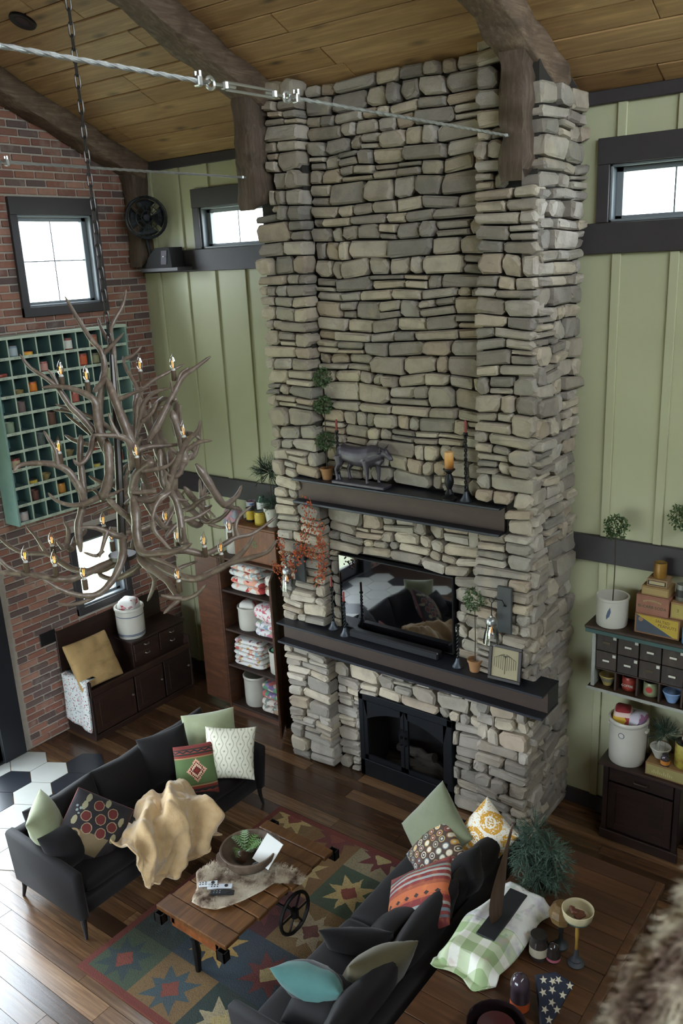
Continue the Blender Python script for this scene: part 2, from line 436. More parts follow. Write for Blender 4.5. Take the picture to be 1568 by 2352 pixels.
# brick wall with its openings
HB = [(-1.44,-.62,4.30,5.12), (-1.32,-.76,1.25,1.95), (-4.95,-2.45,.02,3.32), (-4.0,-3.2,4.30,5.12)]
wl = slab(MB(), YMIN-.15, .15, 'x', -.16, -.012, HB, lambda a: ceil_z(a)+.08).build('wall_left', M_mortar, smooth=False); struct(wl, 'reclaimed red brick wall on the left with pale mortar')
window('window_3', HB[0], 'x', 'square four-pane window high in the brick wall', 1, 1, (.075,.155,.085))
window('window_4', HB[1], 'x', 'small low window in the brick wall behind the antler chandelier', 0, 1, (.075,.11,.08))
window('window_5', HB[3], 'x', 'square window high in the brick wall nearer the viewer', 1, 1, (.075,.155,.085))
bricks = []; rb = random.Random(11); CH, BL = .0705, .213
for r in range(95):
    z = r*CH+.002; off = (BL/2 if r % 2 else 0)+rb.uniform(-.01,.01)
    for i in range(-1, 44):
        y1 = -i*BL-off; y0 = y1-BL
        ya, yb = max(y0+.0075, -9.2), min(y1-.0075, -.002)
        if yb-ya < .02 or z+CH > ceil_z(yb)-.0: continue
        parts_ = [(ya, yb)]
        for h in HB+[(-2.46,-2.2,0,3.5),(-5.15,-4.94,0,3.5)]:
            if z+CH-.006 > h[2]-.07 and z+.006 < h[3]+.14:
                nn = []
                for a, b in parts_:
                    l, u = h[0]-.07, h[1]+.07
                    if b <= l or a >= u: nn.append((a,b)); continue
                    if a < l: nn.append((a,l))
                    if b > u: nn.append((u,b))
                parts_ = nn
        for a, b in parts_:
            if b-a > .03: bricks.append((a, b, z+.0075+rb.uniform(-.002,.002), z+CH-.0075+rb.uniform(-.002,.002), rb.uniform(-.003,.004)))
def bscore(q):
    px, py = proj((0,(q[0]+q[1])/2,q[2])); d = depth((0,q[0],q[2]))
    vis = -10 < px < 345 and 0 < py < 1750 and not (px > 130 and py > 1450) and not (-1.95 < q[0] < -.5 and 2.4 < q[2] < 4.0)
    return (q[1]-q[0])/d if vis else 0
bricks.sort(key=bscore, reverse=True)
for q in bricks[:300]: MB().box((-.02,q[0],q[2]), (q[4],q[1],q[3]), .005).build('brick', M_brick, wl, smooth=False, fix=False)
mb = MB()
for q in bricks[300:]: mb.box((-.02,q[0],q[2]), (q[4],q[1],q[3]), .005)
mb.build('brick_field', M_brick, wl, smooth=False, fix=False)['kind'] = 'stuff'
# glass doors in the brick wall
M_door = plain('black_door_paint', '1b1d22', .4)
e = thing('door_1', 'black framed glass doors in the brick wall at the left edge', None, (0,-3.7,0)); e['kind'] = 'structure'
mb = MB()
mb.box((-.15,-2.45,.0),(.03,-2.21,3.5),.004).box((-.15,-5.15,.0),(.03,-4.95,3.5),.004).box((-.15,-5.15,3.32),(.03,-2.21,3.5),.004).box((-.15,-4.95,0),(.02,-2.45,.02))
mb.build('door_frame', M_door, e)
for ya, yb in ((-4.94,-3.71),(-3.69,-2.46)):
    mb = MB(); mb.box((-.09,ya,.02),(-.04,ya+.09,3.31),.003).box((-.09,yb-.09,.02),(-.04,yb,3.31),.003).box((-.09,ya,.02),(-.04,yb,.20),.003).box((-.09,ya,3.20),(-.04,yb,3.31),.003)
    l = mb.build('door_leaf', M_door, e)
    MB().box((-.068,ya+.09,.2),(-.062,yb-.09,3.20)).build('pane', M_pane, l, smooth=False)
# unseen walls with their windows
WF = [(.5,2.8,.5,2.6),(3.1,5.4,.5,2.6)]
o = slab(MB(), -.15, XMAX+.15, 'y', YMIN-.15, YMIN, WF, lambda a: 5.66).build('wall_front', M_plaster, smooth=False); struct(o)
o = slab(MB(), YMIN-.15, .15, 'x', XMAX, XMAX+.15, [], lambda a: ceil_z(a)+.08).build('wall_right', M_plaster, smooth=False); struct(o)

o = MB().box((-.01,YMIN,2.88),(XMAX,-6.30,3.08)).build('loft_floor', M_plaster, smooth=False); struct(o, 'loft floor the viewer stands on')
# ------------------------------------------------------------------ ceiling
mb = MB()
for ya, yb in ((.3,RIDGE),(RIDGE,YMIN-.3)):
    za, zb = ceil_z(ya), ceil_z(yb)
    vs = [(x,y,z+h) for h in (.03,.2) for x in (-.2,XMAX+.2) for y, z in ((ya,za),(yb,zb))]
    mb.add(vs, [(0,1,3,2),(4,6,7,5),(0,4,5,1),(1,5,7,3),(3,7,6,2),(2,6,4,0)])
ceil = mb.build('ceiling', M_ceil, smooth=False); struct(ceil, 'sloping knotty pine plank ceiling')
ang = math.atan(CSL); rc = random.Random(5); bw = .207
Rm = Matrix.Translation((0,0,CZ0)) @ Matrix.Rotation(-ang, 4, 'X')
for r in range(26):
    s0 = -r*bw; x = -.1-rc.random()*2
    while x < XMAX:
        ln = rc.uniform(1.8,3.6); a, b = max(x,0.0), min(x+ln, XMAX)
        if b > a+.05 and (r < 15 or r > 99):
            mb = MB(); mb.xf = Rm; g = rc.uniform(0,.004); mb.box((a+.001, s0-bw+.0035, g), (b-.001, s0-.0035, .028), .006)
            mb.build('ceiling_board', M_ceil, ceil, smooth=False)
        x += ln
# hewn beams along the slope with a hanging post at the wall end
def rough_beam(mb, p0, p1, w, h, up, seed, n=14):
    """box-section timber from p0 to p1 with hewn, uneven faces"""
    p0, p1 = Vector(p0), Vector(p1); t = (p1-p0).normalized(); up = Vector(up); sd = t.cross(up).normalized(); up = sd.cross(t)
    sec = [(-1,-.82),(-.86,-1),(.86,-1),(1,-.82),(1,.82),(.86,1),(-.86,1),(-1,.82)]; rr = random.Random(seed)
    vs = []; fs = []; k = len(sec)
    ph = [rr.uniform(0,9) for _ in sec]
    for i in range(n+1):
        c = p0+(p1-p0)*(i/n)
        for j, (a, b) in enumerate(sec):
            d = .012*sin(i*1.3+ph[j])+.010*sin(i*2.9+ph[j]*2)+rr.uniform(-.006,.006)
            vs.append(c+sd*(a*(w/2+d))+up*(b*(h/2+d*.7)))
    for i in range(n):
        for j in range(k):
            l = (j+1) % k; fs.append((i*k+j, i*k+l, (i+1)*k+l, (i+1)*k+j))
    fs += [tuple(range(k))[::-1], tuple(n*k+j for j in range(k))]
    mb.add(vs, fs); return mb
def beam(xc, w, label, post=None, seed=1):
    e = thing('ceiling_beam', label, 'beam', (xc,-.6,5.6), 0, 'hewn timber beams')
    mb = MB(); nrm = Vector((0, sin(ang), cos(ang)))
    a = Vector((xc,-.02,CZ0-CSL*-.02)); b = Vector((xc,RIDGE,CZ0-CSL*RIDGE))
    rough_beam(mb, a-nrm*.085, b-nrm*.085, w, .19, (0,0,1), seed, 30); mb.build('rafter', M_beam, e, angle=60)
    if post:
        x0, x1, y0, y1, z0, z1 = post
        mb = MB(); rough_beam(mb, ((x0+x1)/2,(y0+y1)/2,z1), ((x0+x1)/2,(y0+y1)/2,z0), x1-x0, y1-y0, (0,1,0), seed+9, 12)
        for i, v in enumerate(mb.v):   # oblique cut at the foot, higher towards the wall
            if v[2] < z0+.05: mb.v[i] = (v[0], v[1], v[2]+(v[1]-y0)*.55)
        mb.build('post', M_post, e, angle=60)
    return e
beam(.13, .24, 'hewn beam running along the top of the brick wall', (.02,.20,-.2,-.01,4.62,5.58), 3)
beam(2.40, .25, 'hewn beam and post left of the stone chimney', (2.29,2.47,-.93,-.68,5.0,5.86), 4)
beam(4.62, .25, 'hewn beam and post at the right of the stone chimney', (4.53,4.70,-.86,-.62,5.03,5.84), 5)
# ------------------------------------------------------------------ stone chimney
m = Mat('stacked_ledge_stone', .88)
sc = m.ramp(m.rnd(), ['989082','a99f90','878076','a09585','7e786f','aea390','918779','9c8d7b','a39b8f','867e73','ab9f8b','968f85','8d8479','a49c90'], 'CONSTANT')
sc = m.mix((m.noise(7, 5)-.45).max(0)*1.5, sc, '5f574c'); sc = m.mix((m.noise(4.2, 4, None, .6)-.55).max(0)*2.0, sc, 'b3a284'); sc = m.mix((m.noise(11, 4)-.6).max(0)*1.8, sc, '84837f')
m.color(sc); m.bump(m.noise(26, 6, None, .65), .9, .012); M_stone = m.m
M_core = plain('dark_stone_joint', '2b2722', .95)
chim = thing('stone_chimney', 'tall stacked ledgestone fireplace chimney rising to the ceiling', 'fireplace', (3.55,-.35,0))
LP0, LP1, RP0, RP1 = 2.31, 2.81, 4.31, 4.77
YP, YB = -.76, -.64
TVH = (2.90,4.06,1.45,2.15); FBH = (3.055,4.035,-.02,.855)
mb = MB()
mb.box((LP0+.03,YP+.05,0),(LP1-.03,-.001,5.88)).box((RP0+.03,YP+.05,0),(RP1-.04,-.001,5.88))
slab(mb, LP1-.03, RP0+.03, 'y', YB+.05, -.2, [TVH, FBH], lambda a: 5.82)
mb.box((LP1-.03,-.2,0),(RP0+.03,-.001,5.66)); mb.build('core', M_core, chim, smooth=False)
def nz(u, v, s): return Vector((noise.noise((u*3.1+s, v*3.1, 1.7)), noise.noise((u*3.1, v*3.1+s, 8.3))))
stones = []
def field(u0, u1, ztop, to3, holes, seed, dd=.13):
    rr = random.Random(seed); z = .0
    def put(a, b, c, d):
        g = .0055
        a += g; b -= g; c += g; d -= g
        if b-a < .03 or d-c < .02: return
        for h in holes:
            if a < h[1]-.01 and b > h[0]+.01 and c < h[3]-.008 and d > h[2]+.008:
                # trim against the opening
                opts = []
                if a < h[0]-.05: opts.append((a, h[0]-.004, c, d))
                if b > h[1]+.05: opts.append((h[1]+.004, b, c, d))
                if c < h[2]-.03: opts.append((a, b, c, h[2]-.004))
                if d > h[3]+.03: opts.append((a, b, h[3]+.004, d))
                if opts: put_(*opts[0])
                return
        put_(a, b, c, d)
    def put_(a, b, c, d):
        w_, h_ = b-a, d-c; k = min(w_, h_)
        if w_ < .03 or h_ < .02: return
        cs = [rr.uniform(.05,.42)*k for _ in range(8)]
        ol = [(a+cs[0],c),(b-cs[1],c),(b,c+cs[2]),(b,d-cs[3]),(b-cs[4],d),(a+cs[5],d),(a,d-cs[6]),(a,c+cs[7])]
        pr = rr.uniform(.0,.042) + (.020 if rr.random() < .12 else 0)
        vs = []; cu, cv = (a+b)/2, (c+d)/2
        tl, tv = rr.uniform(-.5,.5), rr.uniform(-.5,.5)
        for ring in range(3):
            for (u, v) in ol:
                n_ = nz(u, v, seed)*.034; uu = u+n_.x*.6; vv = v+n_.y
                uu = min(max(uu, u0-.014), u1+.014)
                if ring == 2:
                    ins = min(.013, .16*k); uu += (-1 if uu > cu else 1)*ins*(.6+rr.random()*.8); vv += (-1 if vv > cv else 1)*ins*(.6+rr.random()*.8)
                    dpt = pr+tl*(uu-cu)*.18+tv*(vv-cv)*.35+rr.uniform(-.006,.006)
                elif ring == 1: dpt = pr-.016+rr.uniform(-.006,.004)
                else: dpt = -dd
                vs.append(to3(uu, max(vv, .001), dpt))
        fs = [tuple(range(16,24))]
        for r_ in range(2):
            for i in range(8):
                j = (i+1) % 8; fs.append((r_*8+i, r_*8+j, r_*8+8+j, r_*8+8+i))
        stones.append((vs, fs))
    while z < ztop-.03:
        H = rr.choice((.075,.09,.10,.115,.13,.145)); H = min(H, ztop-z)
        if ztop-z-H < .04: H = ztop-z
        u = u0
        while u < u1-.01:
            W_ = rr.choice((.10,.13,.17,.20,.24,.28,.34))*rr.uniform(.85,1.15); W_ = min(W_, u1-u)
            if u1-u-W_ < .09: W_ = u1-u
            q = rr.random()
            if H > .095 and q < .27 and W_ > .13:
                s = z+H*rr.uniform(.36,.64); put(u, u+W_, z, s)
                if W_ > .26 and rr.random() < .5:
                    k = u+W_*rr.uniform(.35,.65); put(u, k, s, z+H); put(k, u+W_, s, z+H)
                else: put(u, u+W_, s, z+H)
            elif H > .12 and q < .33 and W_ > .24:
                s1 = z+H*.34; s2 = z+H*.67; k = u+W_*rr.uniform(.3,.7)
                put(u, k, z, s1); put(k, u+W_, z, s1); put(u, u+W_, s1, s2); put(u, k, s2, z+H); put(k, u+W_, s2, z+H)
            else: put(u, u+W_, z, z+H)
            u += W_
        z += H
LM = (1.232,1.455); UM = (2.585,2.835)
field(LP0, LP1, ceil_z(YP)-.02, lambda u, v, d: (u, YP-d, v), [(0,9,*LM),(2.60,9,*UM),(2.29,2.475,5.0,6)], 21)
field(LP1-.005, RP0+.005, ceil_z(YB)-.02, lambda u, v, d: (u, YB-d, v), [TVH, FBH, (0,9,*LM),(0,9,*UM)], 33)
field(RP0, RP1-.01, ceil_z(YP)-.02, lambda u, v, d: (u, YP-d, v), [(0,9,*LM),(4.2,4.545,*UM),(4.525,4.71,5.02,6)], 45)
field(YP+.03, -.004, 5.61, lambda u, v, d: (RP1-.012+d, u, v), [(-1,-.72,*LM)], 57)
def sscore(s):
    ps = [proj(p) for p in s[0][16:]]; a = 0
    for (x0,y0),(x1,y1) in zip(ps, ps[1:]+ps[:1]): a += x0*y1-x1*y0
    return abs(a)
stones.sort(key=sscore, reverse=True)
for vs, fs in stones[:300]: MB().add(vs, fs).build('stone', M_stone, chim, smooth=False)
mb = MB()
for vs, fs in stones[300:]: mb.add(vs, fs)
mb.build('stone_field', M_stone, chim, smooth=False)['kind'] = 'stuff'
# hearth logs and black insert
M_black = plain('black_iron', '14161a', .5, .6, var=.3, scale=20, bump=.15, bscale=80)
M_soot = plain('sooty_firebox', '0b0b0c', .95)
ins = thing('fireplace_insert', 'black iron fireplace insert with arched glass doors', 'fireplace insert', (3.545,-.66,0))
x0, x1, z1, yf = 3.058, 4.032, .852, -.675
mb = MB(); mb.box((x0,-.62,.002),(x1,-.22,.02)).box((x0,-.24,.0),(x1,-.22,z1)).box((x0,-.62,0),(x0+.02,-.22,z1)).box((x1-.02,-.62,0),(x1,-.22,z1)).box((x0,-.62,z1-.02),(x1,-.22,z1))
mb.build('firebox', M_soot, ins)
mb = MB(); mb.box((x0,yf,.002),(x0+.055,-.61,z1),.006).box((x1-.055,yf,.002),(x1,-.61,z1),.006).box((x0,yf,z1-.07),(x1,-.61,z1),.006).box((x0,yf,.002),(x1,-.61,.17),.006).box((x0+.05,yf-.01,.165),(x1-.05,-.62,.18),.004)
mb.build('surround', M_black, ins)
xm = (x0+x1)/2
for sg in (-1, 1):
    # half of an arched door: frame follows an arch, glass behind it
    xa, xb = (x0+.055, xm-.004) if sg < 0 else (xm+.004, x1-.055)
    def top(x): t = (x-xm)/((x1-x0)/2); return .715-.17*t*t
    outer = [(xa,.18),(xb,.18)]+[(xb+(xa-xb)*i/8, z1-.072) for i in range(0, 9)]
    mb = MB(); n_ = 9; vs = []; 
    for i in range(n_):
        x = xa+(xb-xa)*i/(n_-1); xi = xa+.035+(xb-xa-.07)*i/(n_-1)
        for yy in (yf+.006, yf+.03): vs += [(x,yy,z1-.072),(xi,yy,top(xi))]
    fs = []
    for i in range(n_-1):
        a = i*4; b = a+4; fs += [(a,b,b+1,a+1),(a+2,a+3,b+3,b+2),(a+1,b+1,b+3,a+3),(a,a+2,b+2,b)]
    mb.add(vs, fs); mb.box((xa,yf+.006,.18),(xa+.035,yf+.03,z1-.072)).box((xb-.035,yf+.006,.18),(xb,yf+.03,z1-.072)).box((xa,yf+.006,.18),(xb,yf+.03,.225))
    d = mb.build('door', M_black, ins, smooth=False)
    MB().box((xa+.03,yf+.02,.2),(xb-.03,yf+.024,.73)).build('pane', M_pane, d, smooth=False)
    h = xb-.018 if sg < 0 else xa+.018
    MB().tube([(h,yf+.004,.46),(h,yf-.03,.47),(h,yf-.03,.60),(h,yf+.004,.61)], .007, 6).lathe([(0,0),(.022,.004),(.022,.012),(0,.016)], 10, (h,yf-.01,.53)).build('handle', M_black, d)
M_log = wood('charred_birch_log', ['4a423b','352e29'], .9, (3,14,14), .8)
for i, (a, b, r) in enumerate((((3.2,-.42,.09),(3.85,-.40,.10),.055),((3.25,-.5,.085),(3.7,-.36,.16),.045),((3.45,-.36,.2),(3.95,-.48,.14),.05),((3.3,-.38,.22),(3.75,-.5,.30),.04))):
    a, b = Vector(a), Vector(b); t = (b-a)/5
    MB().tube([a+t*k+Vector((0,.01*sin(k*2+i),.012*cos(k*3+i))) for k in range(6)], [r*(1+.1*sin(k*2.2+i)) for k in range(6)], 9).build('log', M_log, ins)
# steel beam mantels
m = Mat('mill_scale_steel', .42, .75); m.color(m.ramp(m.noise(3.5, 6, None, .65), ['2b2c31','3b3d44','34353b','42444c'])); m.bump(m.noise(40,4), .15, .003); M_steel = m.m
m = Mat('rusty_steel_web', .55, .5); m.color(m.ramp(m.noise(5, 6, m.mapped((1,1,3)), .65), ['332a27','43352e','3b302b','2d2725'])); M_web = m.m
def mantel(label, xa, xb, z0, z1, yfr, yw, yb=-.60):
    e = thing('mantel_beam', label, 'mantel', ((xa+xb)/2,-.75,z0), 0, 'steel beam mantels')
    MB().box((xa,yfr,z1-.018),(xb,yb,z1),.003).build('flange', M_steel, e)
    MB().box((xa,yfr,z0),(xb,yb,z0+.022),.004).build('flange', M_steel, e)
    MB().box((xa,yw,z0+.02),(xb,yw+.02,z1-.016)).build('web', M_web, e)
    q = MB()
    for x in (xa+.004, xb-.016): q.box((x,yw+.01,z0+.02),(x+.012,yb,z1-.016))
    q.build('end_plate', M_steel, e)
mantel('longer lower steel beam mantel under the television', 2.33, 4.93, 1.245, 1.45, -.90, -.80)
mantel('shorter upper steel beam mantel carrying the bull figure', 2.565, 4.535, 2.60, 2.82, -.83, -.745)
# television and soundbar
m = Mat('glossy_black_screen', .03); m.color('060607'); m.set(Specular_IOR_Level=1.0); m.b.inputs['Coat Weight'].default_value = 1.0; m.b.inputs['Coat Roughness'].default_value = .02; m.b.inputs['Coat IOR'].default_value = 1.9; M_screen = m.m
M_plastic = plain('black_plastic', '101114', .4)
tv = thing('television', 'black flat television above the lower mantel reflecting the room', 'television', (3.475,-.64,1.452))
MB().box((2.905,-.668,1.462),(4.052,-.60,2.142),.006).build('bezel', M_plastic, tv)
MB().box((2.915,-.6705,1.475),(4.042,-.667,2.132)).build('screen', M_screen, tv, smooth=False)
MB().box((3.30,-.70,1.4505),(3.65,-.60,1.464),.003).build('stand', M_plastic, tv)
sb = thing('soundbar', 'long black soundbar lying in front of the television', 'soundbar', (3.5,-.78,1.45))
MB().box((3.09,-.80,1.4515),(3.98,-.72,1.515),.012).build('body', M_plastic, sb)
MB().box((3.10,-.804,1.458),(3.97,-.799,1.508),.002).build('grille', plain('speaker_cloth','1b1b1f',.95,bump=.5,bscale=300), sb)
# ------------------------------------------------------------------ sofas and cushions
m = Mat('charcoal_velvet', .75); m.color(m.ramp(m.noise(6, 5, None, .6), ['0c0a0b','151213','100d0e'])); m.set(Sheen_Weight=.05, Sheen_Roughness=.5, Specular_IOR_Level=.25); m.bump(m.noise(30,4), .12, .004); M_velvet = m.m
M_legblk = plain('black_tapered_leg', '0d0c0d', .45)
def cushion_mesh(mb, w, h, t, n=15, pinch=.06, wr=.012, seed=0, sag=0.0, pw=.42):
    """soft cushion in its own xy plane, front towards +z"""
    def sd(sg):
        def fn(i, j):
            u, v = i*2-1, j*2-1
            # bunch the samples towards the rim
            u = sin(u*pi/2); v = sin(v*pi/2)
            k = max(0.0, (1-u*u)*(1-v*v))**pw
            x = w/2*u*(1-pinch*(1-v*v)*abs(u)); y = h/2*v*(1-pinch*(1-u*u)*abs(v))
            q = noise.noise((x*5+seed*7.3, y*5+seed*3.1, sg*2.0))*wr + noise.noise((x*13+seed, y*13, sg*5.0))*wr*.5
            y -= sag*(1-abs(u))*max(0, v)
            return (x, y, sg*(t/2*k+q*min(1, k*1.6)))
        return fn
    n0 = len(mb.v); mb.grid(sd(1), n, n); mb.grid(sd(-1), n, n)
    return mb
def frame(c, nrm, up, roll=0.0):
    n_ = Vector(nrm).normalized(); u = Vector(up); u = (u-n_*u.dot(n_)).normalized(); r = u.cross(n_)
    R = Matrix(((r.x,u.x,n_.x),(r.y,u.y,n_.y),(r.z,u.z,n_.z))).to_4x4()
    return Matrix.Translation(Vector(c)) @ R @ Matrix.Rotation(roll, 4, 'Z')
def weld(o, d=.0008):
    bm = bmesh.new(); bm.from_mesh(o.data); bmesh.ops.remove_doubles(bm, verts=bm.verts, dist=d); bmesh.ops.recalc_face_normals(bm, faces=bm.faces); bm.to_mesh(o.data); bm.free(); return o
def pillow(label, c, nrm, up, w, h, t, mat, roll=0, seed=0, group=None, pipe=None, **k):
    mb = MB(); cushion_mesh(mb, w, h, t*1.55, seed=seed, **{'pw':.5, **k})
    o = mb.build('throw_pillow', mat, angle=80); weld(o)
    o.matrix_world = frame(c, nrm, up, roll); tag(o, label, 'pillow', group)
    return o
def sofa(label, loc, rz, L, D_, arm=.62, bh=.60, cush_top=.77, nb=3, cl=None):
    e = thing('sofa', label, 'sofa', loc, rz, 'velvet sofas')
    hx, hy = D_/2, L/2; W = False
    def B(name, a, b, bev, mat=M_velvet): return MB().box(a, b, bev).build(name, mat, e, world=W, angle=50)
    B('seat_base', (-hx+.08,-hy+.08,.17), (hx-.03,hy-.08,.31), .02)
    B('backrest', (-hx,-hy+.02,.17), (-hx+.13,hy-.02,bh), .03)
    for sg in (-1, 1):   # slab arms, leaning out a little and sloping down towards the front
        y0, y1 = (hy-.085, hy) if sg > 0 else (-hy, -hy+.085)
        mb = MB().box((-hx+.01,y0,.16), (hx-.01,y1,arm), .022)
        mb.v = [(x+(.05 if x > 0 else 0)*(z-.16), y+sg*.06*(z-.16), z-(.04 if (z > .4 and x > 0) else 0)) for x, y, z in mb.v]
        mb.build('arm', M_velvet, e, world=W, angle=50)
    mb = MB()
    for sx in (-1, 1):
        for sy in (-1, 1):
            x = sx*(hx-.05); y = sy*(hy-.045)
            MB().tube([(x+sx*.02,y+sy*.012,.0),(x,y,.10),(x-sx*.005,y,.2)], [.011,.019,.024], 8).build('leg', M_legblk, e, world=W)
    ns = 2; ll = (L-.2)/ns
    for i in range(ns):
        y = -hy+.1+ll*(i+.5); mb = MB(); cushion_mesh(mb, D_-.2, ll*1.0, .20, pinch=.0, wr=.012, seed=i+3, pw=.22)
        o = mb.build('seat_cushion', M_velvet, e, world=W, angle=80); weld(o); o.matrix_local = Matrix.Translation((.06,y,.38))
    ll = (L-.16)/nb
    for i in range(nb):
        y = -hy+.08+ll*(i+.5); mb = MB(); cushion_mesh(mb, ll*1.03, .44, .20, pinch=.03, wr=.022, seed=i+9+L, pw=.33, sag=.02)
        o = mb.build('back_cushion', M_velvet, e, world=W, angle=80); weld(o)
        o.matrix_local = frame((-hx+.21,y,cush_top-.20), (1,0,.28), (0,0,1))
    return e
sofa('charcoal velvet sofa with the tan throw, beside the hexagon tiles', (2.21,-2.475,0), 0, 1.96, .84)
sofa('charcoal velvet sofa seen from behind in front of the long plank table', (4.69,-2.54,0), pi, 2.14, .82, .63, .58, .76)

# pillow fabrics
def fabric(name, rough=.9): return Mat(name, rough)
m = fabric('sage_velvet'); m.color(m.ramp(m.noise(9,4), ['565c45','6a7055','5f664d'])); m.set(Sheen_Weight=.4); m.bump(m.noise(25,3), .15, .004); M_sage = m.m
m = fabric('pale_green_velvet'); m.color(m.ramp(m.noise(9,4), ['757c5c','8d9372','80876a'])); m.set(Sheen_Weight=.4); m.bump(m.noise(30,3), .2, .004); M_pgreen = m.m
m = fabric('black_velvet_pillow'); m.color(m.ramp(m.noise(9,4), ['0e0c0d','171415'])); m.set(Sheen_Weight=.08, Specular_IOR_Level=.25); M_blkv = m.m
m = fabric('olive_velvet'); m.color(m.ramp(m.noise(9,4), ['3b341c','4c4428'])); m.set(Sheen_Weight=.2); M_olive = m.m
m = fabric('teal_and_dark_velvet'); X, Y, Z = m.xyz(); m.color(m.mix(Y.gt(.085), '151416', m.ramp(m.noise(8,4), ['37615f','4d7a76']))); m.set(Sheen_Weight=.2); M_teal = m.m
# cream pillow with an ogee trellis of small medallions
m = fabric('cream_ogee_print'); X, Y, Z = m.xyz()
cx_, cy_ = .088, .112
row = (Y/(cy_/2)).floor(); xs = X/cx_+(row.mod(2))*.5; fx = (xs.fract()-.5)*cx_; fy = ((Y/(cy_/2)).fract()-.5)*(cy_/2)
rr_ = length2(fx, fy*.9)
wavev = ((X/cx_)*2*pi).sin()*.5; lat = ((Y/cy_)*1.0 + wavev*.22).pp(.5)
ogee = (rr_-.032).abs().lt(.0028).max(rr_.lt(.008))
m.color(m.mix(ogee*.6, m.ramp(m.noise(60,2), ['cfcdb8','dedccb']), '6f7350')); m.bump(m.noise(200,2), .2, .002); M_ogee = m.m
# kilim: red bands, green field with a stepped diamond
m = fabric('green_red_kilim'); X, Y, Z = m.xyz(); q = .011
Xs = (X/q).floor()*q; Ys = (Y/q).floor()*q; dm = Xs.abs()*1.15+Ys.abs()
band = m.ramp(((Y+.22)/.44), [(0,'6b2a22'),(.10,'7b3a2c'),(.13,'2f2a20'),(.17,'7a2f26'),(.22,'9a7a55'),(.245,'4d5c38'),(.27,'53693f'),(.70,'53693f'),(.735,'9a7a55'),(.76,'7a2f26'),(.80,'2e2a22'),(.83,'8a4030'),(.88,'3a2a22'),(.91,'74302a')], 'CONSTANT')
c = m.mix(dm.lt(.092), band, 'd9a58c'); c = m.mix(dm.lt(.074), c, '5d2019'); c = m.mix((dm-.05).abs().lt(.011), c, 'd8b79a'); c = m.mix(dm.lt(.022), c, '7d2a20')
saw = (X/.03).pp(1)*.012; c = m.mix((Y-.165+saw).abs().lt(.006), c, '20242a'); c = m.mix((Y+.165-saw).abs().lt(.006), c, '20242a')
m.color(c); m.bump(((Y/.004)*1.0).pp(.5), .3, .003); M_kilim = m.m
# black hooked wool pillow with a basket of red flowers, red edge
def blob(m, c, X, Y, x, y, r, col, ey=1.0): return m.mix((length2(X-x, (Y-y)*ey)+(m.noise(40,2)-.5)*.012).lt(r), c, col)
m = fabric('hooked_flower_basket'); X, Y, Z = m.xyz()
c = m.ramp(m.noise(50,2), ['19151a','241f22']); c = m.mix(X.abs().max(Y.abs()).gt(.225), c, '6d2b29')
c = m.mix((Y.lt(-.05))*(Y.gt(-.19))*((X-.02).abs().lt((Y+.19)*.28+.075)), c, '6f5f45')
c = m.mix((length2(X+.12,Y+.1)-.04).abs().lt(.007), c, '8f7a58')
for (x, y) in ((-.03,.15),(.09,.13),(-.09,.05),(.02,.06),(.12,.04),(-.05,-.03),(.06,-.03)):
    c = blob(m, c, X, Y, x, y, .040, '8f8064'); c = blob(m, c, X, Y, x, y, .034, '5c201d')
for (x, y) in ((-.13,.12),(.03,.19),(.17,.10),(-.16,.0),(.16,-.03),(-.12,.18)): c = blob(m, c, X, Y, x, y, .020, '8d876a', .6)
for (x, y) in ((-.17,.07),(-.15,.09),(-.18,.1),(-.15,.05)): c = blob(m, c, X, Y, x, y, .009, '7d8a88')
m.color(c); m.bump(m.noise(160,2), .8, .004); M_hook = m.m
# brown felt with rings of many colours
m = fabric('felt_ring_print'); X, Y, Z = m.xyz(); q = .058
ix, iy = (X/q).floor(), (Y/q).floor(); fx = ((X/q).fract()-.5)*q+(m.white(ix,iy)-.5)*.006; fy = ((Y/q).fract()-.5)*q; r_ = length2(fx, fy)+(m.noise(30,2)-.5)*.006
c = m.mix(r_.lt(.0235), '4a3a2f', m.ramp(m.white(ix*1.7,iy), ['b9a88c','8a8f80','c7bba5','93734f','6f7f84','a9925f','b7a79b','7a4a40'], 'CONSTANT'))
c = m.mix(r_.lt(.0165), c, m.ramp(m.white(ix,iy*2.3), ['5a4636','47525a','d2cbb8','6d3b34','c09a4e','41403a'], 'CONSTANT')); c = m.mix(r_.lt(.007), c, 'c8bfae')
m.color(c); M_felt = m.m
# orange and red stripe weave
m = fabric('orange_stripe_weave'); X, Y, Z = m.xyz()
c = m.ramp((X+.23)/.46, [(0,'7b3a36'),(.05,'5a2c2e'),(.09,'6f8078'),(.13,'7a3234'),(.17,'9aa09a'),(.21,'73282c'),(.27,'8d9490'),(.31,'7a2e2e'),(.36,'8f4a34'),(.42,'b5633c'),(.56,'a85638'),(.60,'7a2e2e'),(.70,'8d9490'),(.75,'6d282c'),(.80,'6f7f86'),(.85,'7d3436'),(.9,'59606a'),(.94,'6d2a2c')], 'CONSTANT')
c = m.mix((m.noise(16,3)-.5).max(0)*1.2, c, 'd98a4a'); st = ((X-.02).abs()*1.0).max((Y/.13).pp(.5)*.13); c = m.mix(((X-.02).abs()+((Y/.15).pp(.5)-.25).abs()*.12).lt(.016), c, '3a2a26')
m.color(c); m.bump((X/.005).pp(.5), .3, .003); M_stripe = m.m
